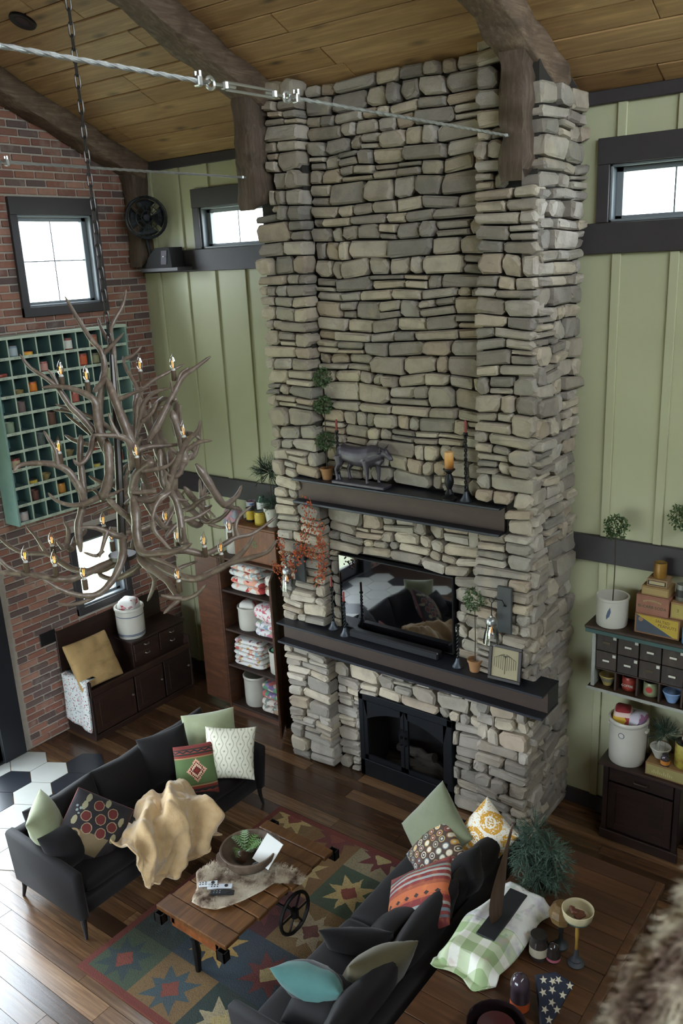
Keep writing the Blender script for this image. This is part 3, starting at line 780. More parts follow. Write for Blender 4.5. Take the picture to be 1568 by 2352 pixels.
# white cotton with mustard medallions
m = fabric('mustard_medallion_print'); X, Y, Z = m.xyz()
fy = ((Y/.15+.5).fract()-.5)*.15; fx = ((X/.21+.5).fract()-.5)*.21; d_ = length2(fx*.72, fy)+(m.noise(26,2)-.5)*.016
c = m.mix(d_.lt(.066)*d_.gt(.034)*((m.noise(70,2)).lt(.58)), 'dcd8cb', 'c08f2e'); c = m.mix(d_.lt(.026)*((m.noise(90,2)).lt(.5)), c, 'b98a30'); c = m.mix(d_.gt(.07)*((m.noise(80,2)).lt(.40)), c, 'c79c48')
m.color(c); M_mustard = m.m
# sofa by the tiles
P = lambda px, py, z: at(px, py, 'z', z)
pillow('plain pale green velvet pillow behind the cream patterned one', P(483,1690,.70), (.62,-.62,.48), (0,0,1), .46,.42,.13, M_pgreen, .06, 1)
pillow('cream pillow with small ogee medallion print', P(528,1730,.66), (.62,-.66,.42), (0,0,1), .43,.44,.14, M_ogee, -.10, 2, pinch=.08)
pillow('black velvet pillow left of the green and red woven pillow', P(383,1735,.66), (.8,-.45,.4), (0,0,1), .42,.42,.13, M_blkv, .1, 3)
pillow('green and red woven pillow with a stepped diamond', P(450,1768,.60), (.70,-.58,.42), (0,0,1), .34,.42,.12, M_kilim, .0, 4, pinch=.03)
pillow('pale green pillow leaning at the near end of the sofa', P(107,1893,.66), (.75,.55,.35), (0,0,1), .38,.38,.13, M_pgreen, .15, 5, wr=.02)
pillow('small black pillow beside the flower basket pillow', P(152,1945,.56), (.75,.15,.62), (0,.3,1), .34,.32,.14, M_blkv, .25, 6)
pillow('black hooked pillow with red flowers in a basket', P(214,1902,.60), (.72,-.30,.62), (-.35,.55,1), .46,.46,.11, M_hook, -.38, 7, pinch=.01)
# sofa seen from behind
pillow('plain sage velvet pillow at the far end of the nearer sofa', P(1000,1908,.62), (-.30,-.80,.52), (0,0,1), .50,.50,.14, M_sage, -.42, 8)
pillow('white pillow with mustard medallions', P(1107,1928,.66), (-.12,-.80,.58), (0,0,1), .36,.46,.15, M_mustard, -.40, 9)
pillow('brown pillow covered in coloured felt rings', P(1003,1972,.56), (-.35,-.72,.60), (0,0,1), .44,.44,.12, M_felt, -.30, 10, pinch=.03)
pillow('orange and red striped woven pillow', P(962,2070,.62), (-.42,-.45,.80), (.15,.5,1), .50,.50,.11, M_stripe, -.62, 11, pinch=.03)
pillow('small dark pillow between striped pillow and back cushion', P(1068,2010,.64), (-.7,-.35,.5), (0,0,1), .30,.30,.15, M_blkv, -.1, 12)
pillow('olive velvet pillow near the close end of the nearer sofa', P(862,2232,.60), (-.80,.42,.40), (0,0,1), .46,.44,.14, M_olive, .1, 13)
pillow('pillow with teal top and dark front by the near arm', P(720,2262,.62), (-.15,.75,.62), (0,0,1), .44,.34,.14, M_teal, .02, 14, wr=.022)
pillow('dark grey pillow slumped below the teal one', P(750,2306,.56), (-.1,-.3,.95), (0,1,.2), .44,.36,.16, M_velvet, .1, 15, wr=.022)
pillow('black pillow with a white stitched edge mark', P(826,2165,.53), (-.45,.75,.48), (0,0,1), .46,.40,.09, M_blkv, -.05, 16)
pillow('dark velvet pillow under the striped woven pillow', P(905,2135,.52), (-.7,.1,.7), (0,0,1), .40,.34,.14, M_velvet, -.2, 17)

# tan throw tumbled over the seat and the front edge
m = Mat('tan_plush_throw', .95); m.color(m.ramp(m.noise(14,4), ['a5865e','c2a478','d0b68e'])); m.set(Sheen_Weight=.6); m.bump(m.noise(70,3), .5, .006); M_throw = m.m
thr = thing('throw_blanket', 'crumpled tan plush throw spilling off the sofa seat', 'blanket', (2.55,-2.65,.2))
def throw_fn(a, b):
    # a across the length of the sofa, b from the back of the seat over the front edge and down
    y = -3.06+.86*a+.05*sin(b*4+a*3)-.16*max(0,b-.5)*(a-.55)*2; s = b*.92
    n1 = noise.noise((a*2.6,b*2.6,3.3)); fold = .034*sin(23*(a*.75+b*.35)+4.2*n1)+.013*sin(45*(a*.8+b*.25)+6*n1); n2 = .034*noise.noise((a*4,b*4,7.1))+.022*(.5-abs(noise.noise((a*7+b*3,b*6,4.4))*2))+.010*noise.noise((a*17,b*15,2.2))
    hump = .10*max(0,1-((a-.70)/.34)**2)*max(0,1-((b-.22)/.30)**2)**.5+.05*max(0,1-((a-.25)/.3)**2)*max(0,1-((b-.30)/.28)**2)
    x0 = 2.36-.04*sin(a*4)+.10*max(0,.25-a)
    if s < .34: x, z = x0+s*.92, .502+hump
    else:
        k = s-.34; q = min(1,k/.12); x = x0+.313+.085*sin(q*pi/2)+.03*k; z = .502+hump*max(0,1-k*6)-max(0,k-.04)*.95
        z = max(z, .10+.30*abs(a-.52)+.02*sin(a*23))
    up = 1-min(1, max(0, (s-.30)/.12))
    return (x+(fold+n2)*(1-up)*1.3, y+n2*.5, z+(fold+abs(n2))*up*1.2)
mb = MB().grid(throw_fn, 110, 90); o = mb.build('throw_cloth', M_throw, thr, angle=80)
sm = o.modifiers.new('thick', 'SOLIDIFY'); sm.thickness = .014; sm.offset = 0
# ------------------------------------------------------------------ rug and coffee table
m = Mat('hooked_star_rug', .95); X, Y, Z = m.xyz(); cell = .46
ux, uy = X/cell, Y/cell; ix, iy = ux.floor(), uy.floor(); fx, fy = (ux.fract()-.5)*2, (uy.fract()-.5)*2
wob = (m.noise(22,2)-.5)*.10; ax, ay = fx.abs()+wob, fy.abs()+wob
sq = ax.max(ay); di = (ax+ay)*.7071; star = sq.max((ax-ay).abs()*0+di*0+sq).min(sq)
pts = (ax.min(ay)*2.4+ax.max(ay)).min((ax-ay).abs()*1.75+(ax+ay)*.62)   # eight points: along axes and diagonals
rnd1, rnd2, rnd3 = m.white(ix, iy), m.white(ix*1.9+3, iy), m.white(ix, iy*2.7+5)
ground = m.ramp(rnd1, ['4f2a24','26332f','7d7258','6a4e2c','421f20','2b3740','5d3226','394635','6a5434'], 'CONSTANT')
starc = m.ramp(rnd2, ['8f8468','35464c','9a7c46','8a7c64','2c3a3c','a08a5c','5a2a28'], 'CONSTANT')
inner = m.ramp(rnd3, ['70382c','2b3338','9a8a5e','54322a'], 'CONSTANT')
c = m.mix(pts.lt(.80), ground, starc); c = m.mix(di.lt(.24), c, inner); c = m.mix((m.noise(60,2)-.5).max(0)*1.6, c, '3a2c26')
c = m.mix((m.noise(2,2)-.45).max(0)*.9, c, '4a3a30')
W_, L_ = 2.30, 2.14
c = m.mix((X-W_/2).abs().gt(W_/2-.055).max((Y-L_/2).abs().gt(L_/2-.055)), c, '5e2a20')
m.color(c); m.bump(m.noise(120,3), .9, .006); M_rug = m.m
def rug_fn(a, b): return (a*W_, b*L_, .013+.0012*noise.noise((a*9,b*9,0)))
mb = MB().box((0,0,.0005),(W_,L_,.012),.005)
rug = mb.build('area_rug', M_rug); rug.location = (2.755,-3.62,0); tag(rug, 'hooked wool rug with star blocks in red, green and tan', 'rug')
for p in rug.data.polygons: p.use_smooth = True
M_tbl = wood('worn_oak_planks', ['6f4a28','7d5630','5f3f22','87603a'], .32, (18,1.4,18), .5, dark='2a1a0f')
M_tblx = wood('orange_table_frame', ['8a4f22'], .45, (18,1.5,18), .4, False, dark='3c2210')
M_iron = plain('dark_cast_iron', '1c1a1a', .5, .7, var=.2, bump=.3, bscale=70)
tb = thing('coffee_table', 'low plank coffee table on old cart iron', 'table', (3.52,-2.66,0))
tx0, tx1, ty0, ty1, tz = 3.19, 3.86, -3.23, -2.10, .45
b_ = [0,.10,.235,.36,.47,.575,.69,.80,.90,1.0]
yy = ty0
for i, wd in enumerate((.135,.17,.10,.115,.12,.12,.13,.12,.11)):
    MB().box((tx0+.012*(i%3), yy+.003, tz-.038), (tx1-.010*((i+1)%3), yy+wd-.003, tz-.002*(i%2)), .006).build('top_plank', M_tbl, tb); yy += wd
tye = yy
for x in (tx0+.10, tx1-.14): MB().box((x,ty0+.03,tz-.115),(x+.05,tye-.03,tz-.040),.006).build('rail', M_tblx, tb)
for y in (ty0+.03, tye-.09): MB().box((tx0+.11,y,tz-.14),(tx1-.10,y+.055,tz-.041),.006).build('end_rail', M_tblx, tb)
for x in (tx0+.02, tx1-.06):
    for y in (ty0-.035, tye+.0):   # iron stake pockets at the corners
        mb = MB().box((x,y,tz-.10),(x+.008,y+.055,tz-.03)).box((x+.06,y,tz-.10),(x+.068,y+.055,tz-.03)).box((x,y,tz-.10),(x+.068,y+.007,tz-.03)).box((x,y+.048,tz-.10),(x+.068,y+.055,tz-.03))
        mb.build('stake_pocket', M_iron, tb, smooth=False)
for y in (ty0+.06, tye-.08):
    MB().tube([(tx0+.30,y,tz-.05),(tx0+.30,y-.005,.30),(tx0+.305,y,.18),(tx0+.30,y,.013)], [.026,.022,.030,.020], 8).lathe([(0,0),(.035,.0),(.035,.02),(0,.05)], 10, (tx0+.30,y,.29)).build('leg', M_iron, tb)
for x in (tx0+.06, tx1-.05):
    c = Vector((x,-2.52,.165)); R = .15
    mb = MB().tube([c+Vector((0,R*cos(a),R*sin(a))) for a in [2*pi*k/28 for k in range(28)]], .014, 6, closed=True)
    for k in range(6): a = pi*k/3; mb.tube([c,(c+Vector((0,R*cos(a),R*sin(a))))], .008, 5)
    mb.lathe([(0,-.03),(.03,-.03),(.03,.03),(0,.03)], 10, c); mb.build('wheel', M_iron, tb)
MB().tube([(tx0+.06,-2.52,.165),(tx1-.05,-2.52,.165)], .012, 6).build('axle', M_iron, tb)
for y in (-2.62,-2.42): MB().box((tx0+.2,y,.16),(tx0+.45,y+.03,tz-.11)).build('strut', M_iron, tb)
# fur runner: shaggy pelt
m = Mat('mottled_pelt', .95); m.color(m.ramp(m.noise(9,4), [(.34,'4a3828'),(.42,'968270'),(.52,'c0b29c'),(.7,'d8cdb8')])); M_pelt = m.m
zt = tz+.001
outl = [P(352+70,2016,zt) for _ in ()]
pel = [(450,2005),(485,1985),(520,1995),(560,1975),(620,1985),(668,1998),(700,2022),(690,2033),(640,2022),(600,2048),(560,2068),(525,2082),(495,2090),(462,2085),(440,2072),(452,2040)]
pel = [P(a,b,zt) for a, b in pel]; cen = sum(pel, Vector())/len(pel)
pt_ = thing('fur_pelt', 'shaggy brown and cream pelt laid over the coffee table', 'pelt', (cen.x,cen.y,zt))
mb = MB(); vs = [cen+Vector((0,0,.016))]; n_ = len(pel)
for k in (.55, .9, 1.0):
    for p in pel: q = cen+(p-cen)*k; vs.append((q.x,q.y,zt+(.015 if k < .95 else .001)))
fs = [(0,1+i,1+(i+1)%n_) for i in range(n_)]
for r in range(2):
    for i in range(n_): j = (i+1)%n_; fs.append((1+r*n_+i,1+(r+1)*n_+i,1+(r+1)*n_+j,1+r*n_+j))
mb.add(vs, fs); mb.build('skin', M_pelt, pt_)
rf = random.Random(4); mb = MB(); tris = [(cen, pel[i], pel[(i+1)%n_]) for i in range(n_)]
for k in range(9000):
    a, b, c = tris[rf.randrange(n_)]; u, v = sqrt(rf.random()), rf.random(); p = a*(1-u)+b*(u*(1-v))+c*(u*v)
    an = rf.gauss(0.6,.8); ln = rf.uniform(.022,.045); d = Vector((cos(an),sin(an),0)); s = Vector((-d.y,d.x,0))*.0016
    base = Vector((p.x,p.y,zt+.012)); mid = base+d*ln*.5+Vector((0,0,ln*.45)); tip = base+d*ln+Vector((0,0,ln*.35))
    mb.add([base-s,base+s,mid+s*.7,mid-s*.7,tip], [(0,1,2,3),(3,2,4)])
mb.build('fur', M_pelt, pt_, smooth=False, fix=False)['kind'] = 'stuff'
# wooden dough bowl with handles
M_dough = wood('weathered_dough_bowl', ['6b5a4a'], .8, (8,2,2), .5, False, dark='3a2e26')
bc_ = P(572,1965,.53); bw_ = thing('dough_bowl', 'round weathered wooden dough bowl with lug handles on the coffee table', 'bowl', (bc_.x,bc_.y,zt+.018))
b0 = Vector((bc_.x,bc_.y,zt+.018)); R = .208
MB().lathe([(0,0),(.10,0),(.158,.025),(.20,.085),(R,.125),(R-.004,.133),(R-.016,.130),(R-.028,.09),(.14,.04),(.06,.02),(0,.018)], 36, b0).build('bowl_body', M_dough, bw_)
for an in (1.15, 1.15+pi):
    mb = MB(); d = Vector((cos(an),sin(an),0)); s = Vector((-d.y,d.x,0)); q = b0+Vector((0,0,.10))
    pts_ = []
    for k in range(-4,5): t = k/4; pts_.append(q+d*(R-.012+.042*sqrt(max(0,1-t*t)))+s*(t*.075))
    vs = [p+Vector((0,0,h)) for h in (.0,.026) for p in pts_]; kk = len(pts_)
    mb.add(vs, [tuple(range(kk))[::-1], tuple(range(kk,2*kk))]+[(i,i+1,kk+i+1,kk+i) for i in range(kk-1)]+[(kk-1,0,kk,2*kk-1)]); mb.build('handle', M_dough, bw_)
# things in the bowl
M_fern = plain('fern_green', '5d8040', .7, var=.35, scale=25); M_ferns = plain('pale_fern', '86a07a', .7, var=.2, scale=25)
def frond(mb, base, d, ln, w, up=.25, n=9):
    base = Vector(base); d = Vector(d).normalized(); s = d.cross(Vector((0,0,1))); s = s.normalized() if s.length > .05 else Vector((1,0,0)); prev = base
    for i in range(1, n+1):
        t = i/n; p = base+d*(ln*t)+Vector((0,0,ln*up*sin(t*2.2)-ln*.25*t*t)); mb.tube([prev,p], [.0022*(1.2-t),.0022*(1.1-t)], 4, False)
        for sg in (-1,1):
            k = w*sin(pi*(.12+.85*(1-t)))*.9+.006; tip = p+s*sg*k+d*k*.55+Vector((0,0,-.1*k)); e_ = d*(ln/n*.42)
            mb.add([p-e_*.4, p+e_*.6, tip, p+s*sg*k*.5-e_*.7+d*k*.2], [(0,1,2,3)])
        prev = p
def fern(name, label, base, n, ln, w, seed, mats, lean=(0,0)):
    e = thing(name, label, 'plant', base); r = random.Random(seed)
    for i in range(n):
        a = 2*pi*i/n+r.uniform(-.3,.3); mb = MB(); el = r.uniform(.3,1.0)
        frond(mb, base, (cos(a)+lean[0],sin(a)+lean[1],el), ln*r.uniform(.7,1.1), w); mb.build('frond', mats[i % len(mats)], e, fix=False, smooth=False)
    return e
fb = P(562,1950,.53)
fern('fern_sprig', 'loose green fern sprigs lying in the dough bowl', (fb.x,fb.y,.50), 13, .17, .036, 2, [M_fern,M_fern,M_ferns], (.25,.35))
rb_ = P(556,1970,.53); o = MB().lathe([(0,-.045),(.03,-.036),(.045,-.01),(.045,.012),(.032,.036),(.012,.046),(0,.047)], 18, (rb_.x,rb_.y,.536)).build('wooden_ball', wood('dark_ball_wood',['4a362a'],.3,(6,6,20),.1,False)); tag(recentre(o), 'dark polished wooden ball in the dough bowl', 'ball')
rb_ = P(588,1992,.52); o = MB().lathe([(0,-.034),(.022,-.028),(.034,0),(.024,.026),(0,.034)], 16, (rb_.x,rb_.y,.522)).build('wooden_ball', plain('charcoal_ball','24262a',.35)); tag(recentre(o), 'small charcoal ball beside the booklet in the dough bowl', 'ball')
q = P(614,1965,.56); M_paper = plain('white_paper', 'd7d8d4', .6)
bk = thing('booklet', 'white booklet standing in the dough bowl', 'book', (q.x,q.y,.50)); mt = frame((q.x+.01,q.y,.60), (.35,-.75,.52), (.1,.2,1), -.30)
for k, (nm, a, b, mm) in enumerate((('cover',-.003,.0,plain('grey_cover','55585a',.5)),('page_block',.0,.008,M_paper),('cover',.008,.011,M_paper))):
    mb = MB(); mb.xf = mt; mb.box((-.07,-.10,a),(.07,.10,b)); mb.build(nm, mm, bk, smooth=False)
# remotes
for (px, py, rz, l_, w_, col, lab) in ((478,2028,.75,.13,.042,'c9cdd0','small white remote with a black pad on the pelt'),(505,2034,.62,.175,.044,'b9bec4','long silver remote on the pelt'),(510,2048,.62,.165,.040,'17181b','black remote beside the silver remote')):
    p = P(px,py,zt+.05); e = thing('remote_control', lab, 'remote', (p.x,p.y,zt+.034), rz, 'remote controls')
    MB().box((-l_/2,-w_/2,0),(l_/2,w_/2,.016),.006).build('body', plain('remote_'+col,col,.4), e, world=False)
    MB().lathe([(0,.016),(.013,.016),(.013,.019),(0,.019)], 14, (l_*.25,0,0)).build('pad', M_plastic, e, world=False)
    for i in range(3):
        for j in (-1,1): MB().box((-.02-.02*i,j*.009-.004,.0155),(-.012-.02*i,j*.009+.004,.018)).build('button', M_plastic if col != '17181b' else M_sash, e, world=False, smooth=False)
# ------------------------------------------------------------------ antler chandelier
m = Mat('weathered_antler', .34); v = m.mapped((1,1,1)); c = m.ramp(m.noise(9,5,None,.6), ['4a3e36','625348','75665a','54473d']); c = m.mix((m.noise(30,3)-.5).max(0)*1.5, c, 'b3a590'); m.color(c); m.bump(m.noise(60,4,m.mapped((1,1,.4))), .35, .004); M_antler = m.m
M_sleeve = wood('candle_sleeve_wood', ['6b5641'], .7, (30,30,4), .3, False)
m = Mat('clear_bulb_glass', .02); m.t.nodes.remove(m.b); out = m.t.nodes['Material Output']
tr = m.n('ShaderNodeBsdfTransparent'); tr.inputs[0].default_value = (.93,.95,.97,1); gl = m.n('ShaderNodeBsdfGlossy'); gl.inputs['Roughness'].default_value = .03
lw = m.n('ShaderNodeLayerWeight'); lw.inputs['Blend'].default_value = .35; mx = m.n('ShaderNodeMixShader')
m.t.links.new((E(m.t, lw.outputs['Fresnel'])*.85+.05).min(.9).k, mx.inputs[0]); m.t.links.new(tr.outputs[0], mx.inputs[1]); m.t.links.new(gl.outputs[0], mx.inputs[2]); m.t.links.new(mx.outputs[0], out.inputs[0]); M_clear = m.m
m = Mat('warm_filament', .5); m.color('ffb060'); m.b.inputs['Emission Color'].default_value = (1,.42,.10,1); m.b.inputs['Emission Strength'].default_value = 1.1; M_fil = m.m
M_chain = plain('dark_steel_chain', '4a4744', .4, .9)
M_ceramic = plain('white_socket_collar', 'c9c9c4', .4)
DC = 4.3
def c3(x, y, dz=0.0): return dep(x/2.45, 640+y/2.45, DC+dz)
CK = DC/2.45/FPX
def crom(pts, k=4):
    pts = [Vector(p) for p in pts]; P_ = [pts[0]*2-pts[1]]+pts+[pts[-1]*2-pts[-2]]; out = []
    for i in range(1, len(P_)-2):
        a, b, c, d = P_[i-1:i+3]
        for s in range(k):
            t = s/k; out.append(.5*((2*b)+(c-a)*t+(2*a-5*b+4*c-d)*t*t+(3*b-a-3*c+d)*t**3))
    out.append(pts[-1]); return out
axis = c3(610,300)
chn = thing('antler_chandelier', 'three-tier elk antler chandelier with candle bulbs hanging on a chain', 'chandelier', (axis.x,axis.y,c3(700,1850).z))
# (points tip to base, radius at tip and base, depth at tip and base, tines)
A_ = [
 ([(365,100),(440,230),(510,340),(570,410),(588,500),(580,570),(560,700),(565,860)],7,24,-.10,.0,[([(695,305),(640,365),(585,420)],6,15)]),
 ([(710,60),(690,150),(640,240),(622,300),(640,420),(645,600),(670,720)],6,19,.10,.02,[([(550,220),(570,280),(608,350)],6,13)]),
 ([(600,560),(650,690),(700,820),(740,940),(765,1060)],18,34,-.06,-.05,[([(840,615),(760,640),(690,670),(650,690)],7,16),([(525,640),(570,590),(600,560)],14,18)]),
 ([(110,425),(170,500),(260,560),(330,620),(390,710),(450,770),(520,850),(575,920)],6,22,-.22,-.05,[([(270,510),(305,560),(335,620)],6,13)]),
 ([(235,612),(350,608),(450,635),(530,685),(545,770),(565,880),(600,1000)],7,27,-.20,-.10,[]),
 ([(690,435),(703,490),(740,560),(770,620),(760,700),(765,800),(760,900)],6,18,.12,.04,[([(800,380),(750,430),(706,450)],6,13)]),
 ([(1185,437),(1100,500),(1030,550),(990,620),(940,720),(890,820),(830,920)],7,24,.05,.02,[([(1065,500),(1020,530),(1000,580)],7,14)]),
 ([(1040,480),(940,530),(850,580),(790,640),(770,720)],6,16,.28,.08,[]),
 ([(960,615),(870,640),(810,700),(790,770),(772,860)],6,16,-.15,-.06,[([(800,640),(772,700),(772,780)],6,13),([(885,690),(855,755),(800,805)],6,12)]),
 ([(1025,715),(920,722),(840,745),(790,820),(760,900)],6,17,.30,.08,[]),
 ([(300,740),(400,750),(470,790),(530,850),(600,930),(650,1010)],6,20,.24,.06,[([(365,760),(430,810),(510,872)],6,14)]),
 ([(515,880),(600,882),(660,885),(720,915),(742,985),(735,1080)],6,24,-.30,-.14,[([(608,755),(635,830),(668,890)],6,15)]),
 ([(1130,795),(1110,860),(1050,920),(1010,1000),(970,1090),(945,1170),(900,1240)],7,24,-.16,-.04,[([(1195,910),(1120,920),(1055,960)],7,15)]),
 ([(1035,932),(930,940),(850,945),(790,960),(720,1000)],7,20,.16,.02,[]),
 ([(75,1090),(110,1050),(200,1038),(300,1045),(380,1080),(430,1150),(462,1210),(475,1290)],7,26,-.26,-.12,[([(245,855),(280,910),(312,965),(325,1045)],7,16)]),
 ([(365,880),(420,912),(500,935),(580,940),(640,980)],8,19,.18,.02,[]),
 ([(410,1015),(440,1045),(480,1020),(512,960),(525,900),(570,840)],6,20,-.20,-.08,[]),
 ([(600,900),(612,1020),(612,1120),(590,1200),(572,1240)],22,30,-.18,-.16,[([(270,1205),(320,1250),(400,1275),(480,1265),(560,1228)],6,19),([(700,1180),(640,1210),(590,1225)],6,14)]),
 ([(860,1030),(810,1060),(770,1100),(750,1180),(760,1280)],22,30,-.22,-.10,[([(990,1000),(950,1050),(880,1072),(800,1080)],6,17)]),
 ([(455,880),(450,1000),(460,1100),(470,1200),(460,1300),(440,1400),(455,1540)],17,22,-.04,-.08,[]),
 ([(900,960),(903,1060),(920,1160),(980,1230),(1010,1330),(1022,1430),(1020,1500)],14,23,-.05,-.08,[([(1060,1248),(1020,1245),(985,1235)],6,13)]),
 ([(1185,1295),(1110,1340),(1030,1365),(975,1400),(930,1460)],6,17,.20,.08,[]),
 ([(935,1090),(930,1130),(950,1170),(920,1210),(850,1250),(770,1240),(700,1270)],6,22,-.20,-.08,[([(770,1160),(745,1190),(760,1205),(880,1195)],6,14)]),
 ([(-20,1440),(60,1510),(150,1545),(270,1550),(350,1600),(430,1640),(560,1640),(680,1590)],7,22,.26,.05,[([(145,1390),(200,1450),(240,1510),(268,1550)],6,15)]),
 ([(-10,1570),(40,1620),(100,1650),(200,1668),(320,1690),(400,1690),(470,1665),(570,1620),(700,1560)],8,25,-.20,-.02,[([(-30,1650),(40,1656),(120,1660)],8,18)]),
 ([(240,1690),(320,1740),(400,1772),(480,1785),(560,1770),(630,1700),(672,1620),(692,1540),(685,1430)],7,25,-.34,-.12,[([(315,1830),(400,1835),(480,1815),(530,1788)],6,15)]),
 ([(1555,1340),(1460,1410),(1400,1442),(1330,1455),(1270,1490),(1200,1530),(1140,1550),(1050,1530),(940,1530),(820,1550)],7,24,.18,.0,[([(1415,1280),(1345,1340),(1325,1400),(1335,1452)],7,17)]),
 ([(1560,1470),(1500,1540),(1400,1572),(1300,1600),(1200,1650),(1100,1690),(1000,1670),(900,1620),(810,1560)],7,27,-.22,-.05,[([(1425,1450),(1380,1520),(1310,1590)],8,19)]),
 ([(1160,1720),(1100,1780),(1020,1803),(980,1760),(940,1700),(870,1645),(800,1590),(785,1500)],7,24,-.36,-.14,[([(905,1780),(960,1795),(1020,1800)],7,18),([(920,1885),(970,1840),(1010,1805)],7,15)]),
 ([(830,1815),(855,1760),(870,1700),(850,1650),(800,1600)],6,19,.10,.02,[]),
 ([(1080,1490),(1000,1530),(900,1545),(800,1540),(770,1440),(765,1330),(745,1230)],8,30,-.28,-.16,[([(1020,1640),(930,1600),(840,1560)],7,16)]),
 ([(855,1360),(870,1290),(900,1240),(960,1200)],7,20,-.24,-.18,[([(1000,1570),(920,1480),(870,1420),(858,1360)],7,16)]),
 ([(450,1400),(530,1400),(590,1420),(650,1445),(720,1460)],7,20,-.24,-.12,[([(560,1570),(585,1480),(600,1428)],8,16),([(470,1540),(540,1560),(580,1530)],7,13)]),
 ([(600,1230),(680,1310),(740,1360),(770,1440),(740,1520)],14,25,-.10,-.08,[]),
 ([(500,1110),(570,1150),(620,1150),(700,1220),(720,1330),(690,1440)],8,24,.10,.05,[([(520,1190),(560,1170),(600,1150)],6,12)]),
 ([(700,1150),(715,1100),(735,1040),(750,960),(800,890)],7,20,.14,.06,[([(690,1100),(700,1060),(735,1040)],6,12)]),
 ([(520,1330),(590,1300),(650,1270),(700,1200),(710,1100)],8,22,.22,.10,[([(480,1200),(530,1190),(580,1250)],7,13)]),
 ([(1040,1440),(1000,1390),(930,1400),(880,1350),(820,1250),(800,1150)],7,22,.24,.10,[([(980,1300),(960,1340),(930,1390)],6,12)]),
 ([(620,1600),(560,1660),(640,1690),(740,1650),(800,1600)],8,22,.12,.0,[]),
 ([(1110,1590),(1030,1620),(960,1650),(880,1640),(780,1600)],7,22,.16,.04,[]),
]
for i, (pts, r0, r1, d0, d1, tines) in enumerate(A_):
    n = len(pts); P3 = [c3(x, y, d0+(d1-d0)*(k/(n-1))) for k, (x, y) in enumerate(pts)]; mb = MB()
    cu = crom(P3); K = len(cu); rad = [CK*(r0*.45 if k == 0 else (r0+(r1-r0)*(k/(K-1))**.7)*(1+.06*sin(k*1.7+i))) for k in range(K)]
    rad[-1] *= .35; rad[-2] *= .7; rad[-3] *= .9; mb.tube(cu, rad, 8)
    for (tp, ra, rb2) in tines:
        # the tine meets the beam at the beam's own depth there
        e2 = c3(*tp[-1]); jn = min(P3, key=lambda q: (Vector(proj(q))-Vector(proj(e2))).length); dj = depth(jn)-DC
        T3 = [c3(x, y, dj+(d0-dj)*.5*(1-k/(len(tp)-1))) for k, (x, y) in enumerate(tp)]; ct = crom(T3); kt = len(ct)
        mb.tube(ct, [CK*(ra*.4 if k == 0 else ra+(rb2-ra)*(k/(kt-1))) for k in range(kt)], 7)
    mb.build('antler', M_antler, chn, angle=70)
ax0 = Vector((axis.x,axis.y,0))
for i, (k, rot, sc, dz) in enumerate(((2,1.6,.8,-.1),(4,2.2,.75,-.12),(11,1.2,.8,.1),(12,1.9,.7,.0),(14,2.0,.75,.05),(16,2.6,.9,-.1),(17,1.3,.9,.08),(18,2.2,.9,-.12),(20,2.4,.9,.05),(22,1.5,.9,.1),(24,1.5,.75,.08),(25,2.4,.8,.06),(27,1.7,.75,.04),(28,2.1,.8,.1),(30,1.4,.9,.05),(32,2.3,.9,-.08),(34,1.8,.9,.1),(7,2.5,.8,-.15),(26,4.4,.7,.05),(23,4.0,.8,.05))):
    pts, r0, r1, d0, d1, tines = A_[k]; n = len(pts); Rz = Matrix.Rotation(rot,3,'Z')
    def tr_(q): v = q-ax0; v2 = Rz @ Vector((v.x*sc,v.y*sc,0)); return Vector((ax0.x+v2.x,ax0.y+v2.y,q.z+dz))
    P3 = [tr_(c3(x,y,d0+(d1-d0)*(j/(n-1)))) for j,(x,y) in enumerate(pts)]; mb = MB(); cu = crom(P3); K = len(cu)
    rad = [CK*(r0*.45 if j == 0 else (r0+(r1-r0)*(j/(K-1))**.7)*(1+.06*sin(j*1.7+i))) for j in range(K)]; rad[-1] *= .3; rad[-2] *= .6; rad[-3] *= .85; mb.tube(cu, rad, 8)
    for (tp, ra, rb2) in tines:
        e2 = c3(*tp[-1]); O3 = [c3(x,y,d0+(d1-d0)*(j/(n-1))) for j,(x,y) in enumerate(pts)]; jn = min(O3, key=lambda q: (Vector(proj(q))-Vector(proj(e2))).length); dj = depth(jn)-DC
        ct = crom([tr_(c3(x,y,dj+(d0-dj)*.5*(1-j/(len(tp)-1)))) for j,(x,y) in enumerate(tp)]); kt = len(ct); mb.tube(ct, [CK*(ra*.4 if j == 0 else ra+(rb2-ra)*(j/(kt-1))) for j in range(kt)], 7)
    mb.build('antler', M_antler, chn, angle=70)
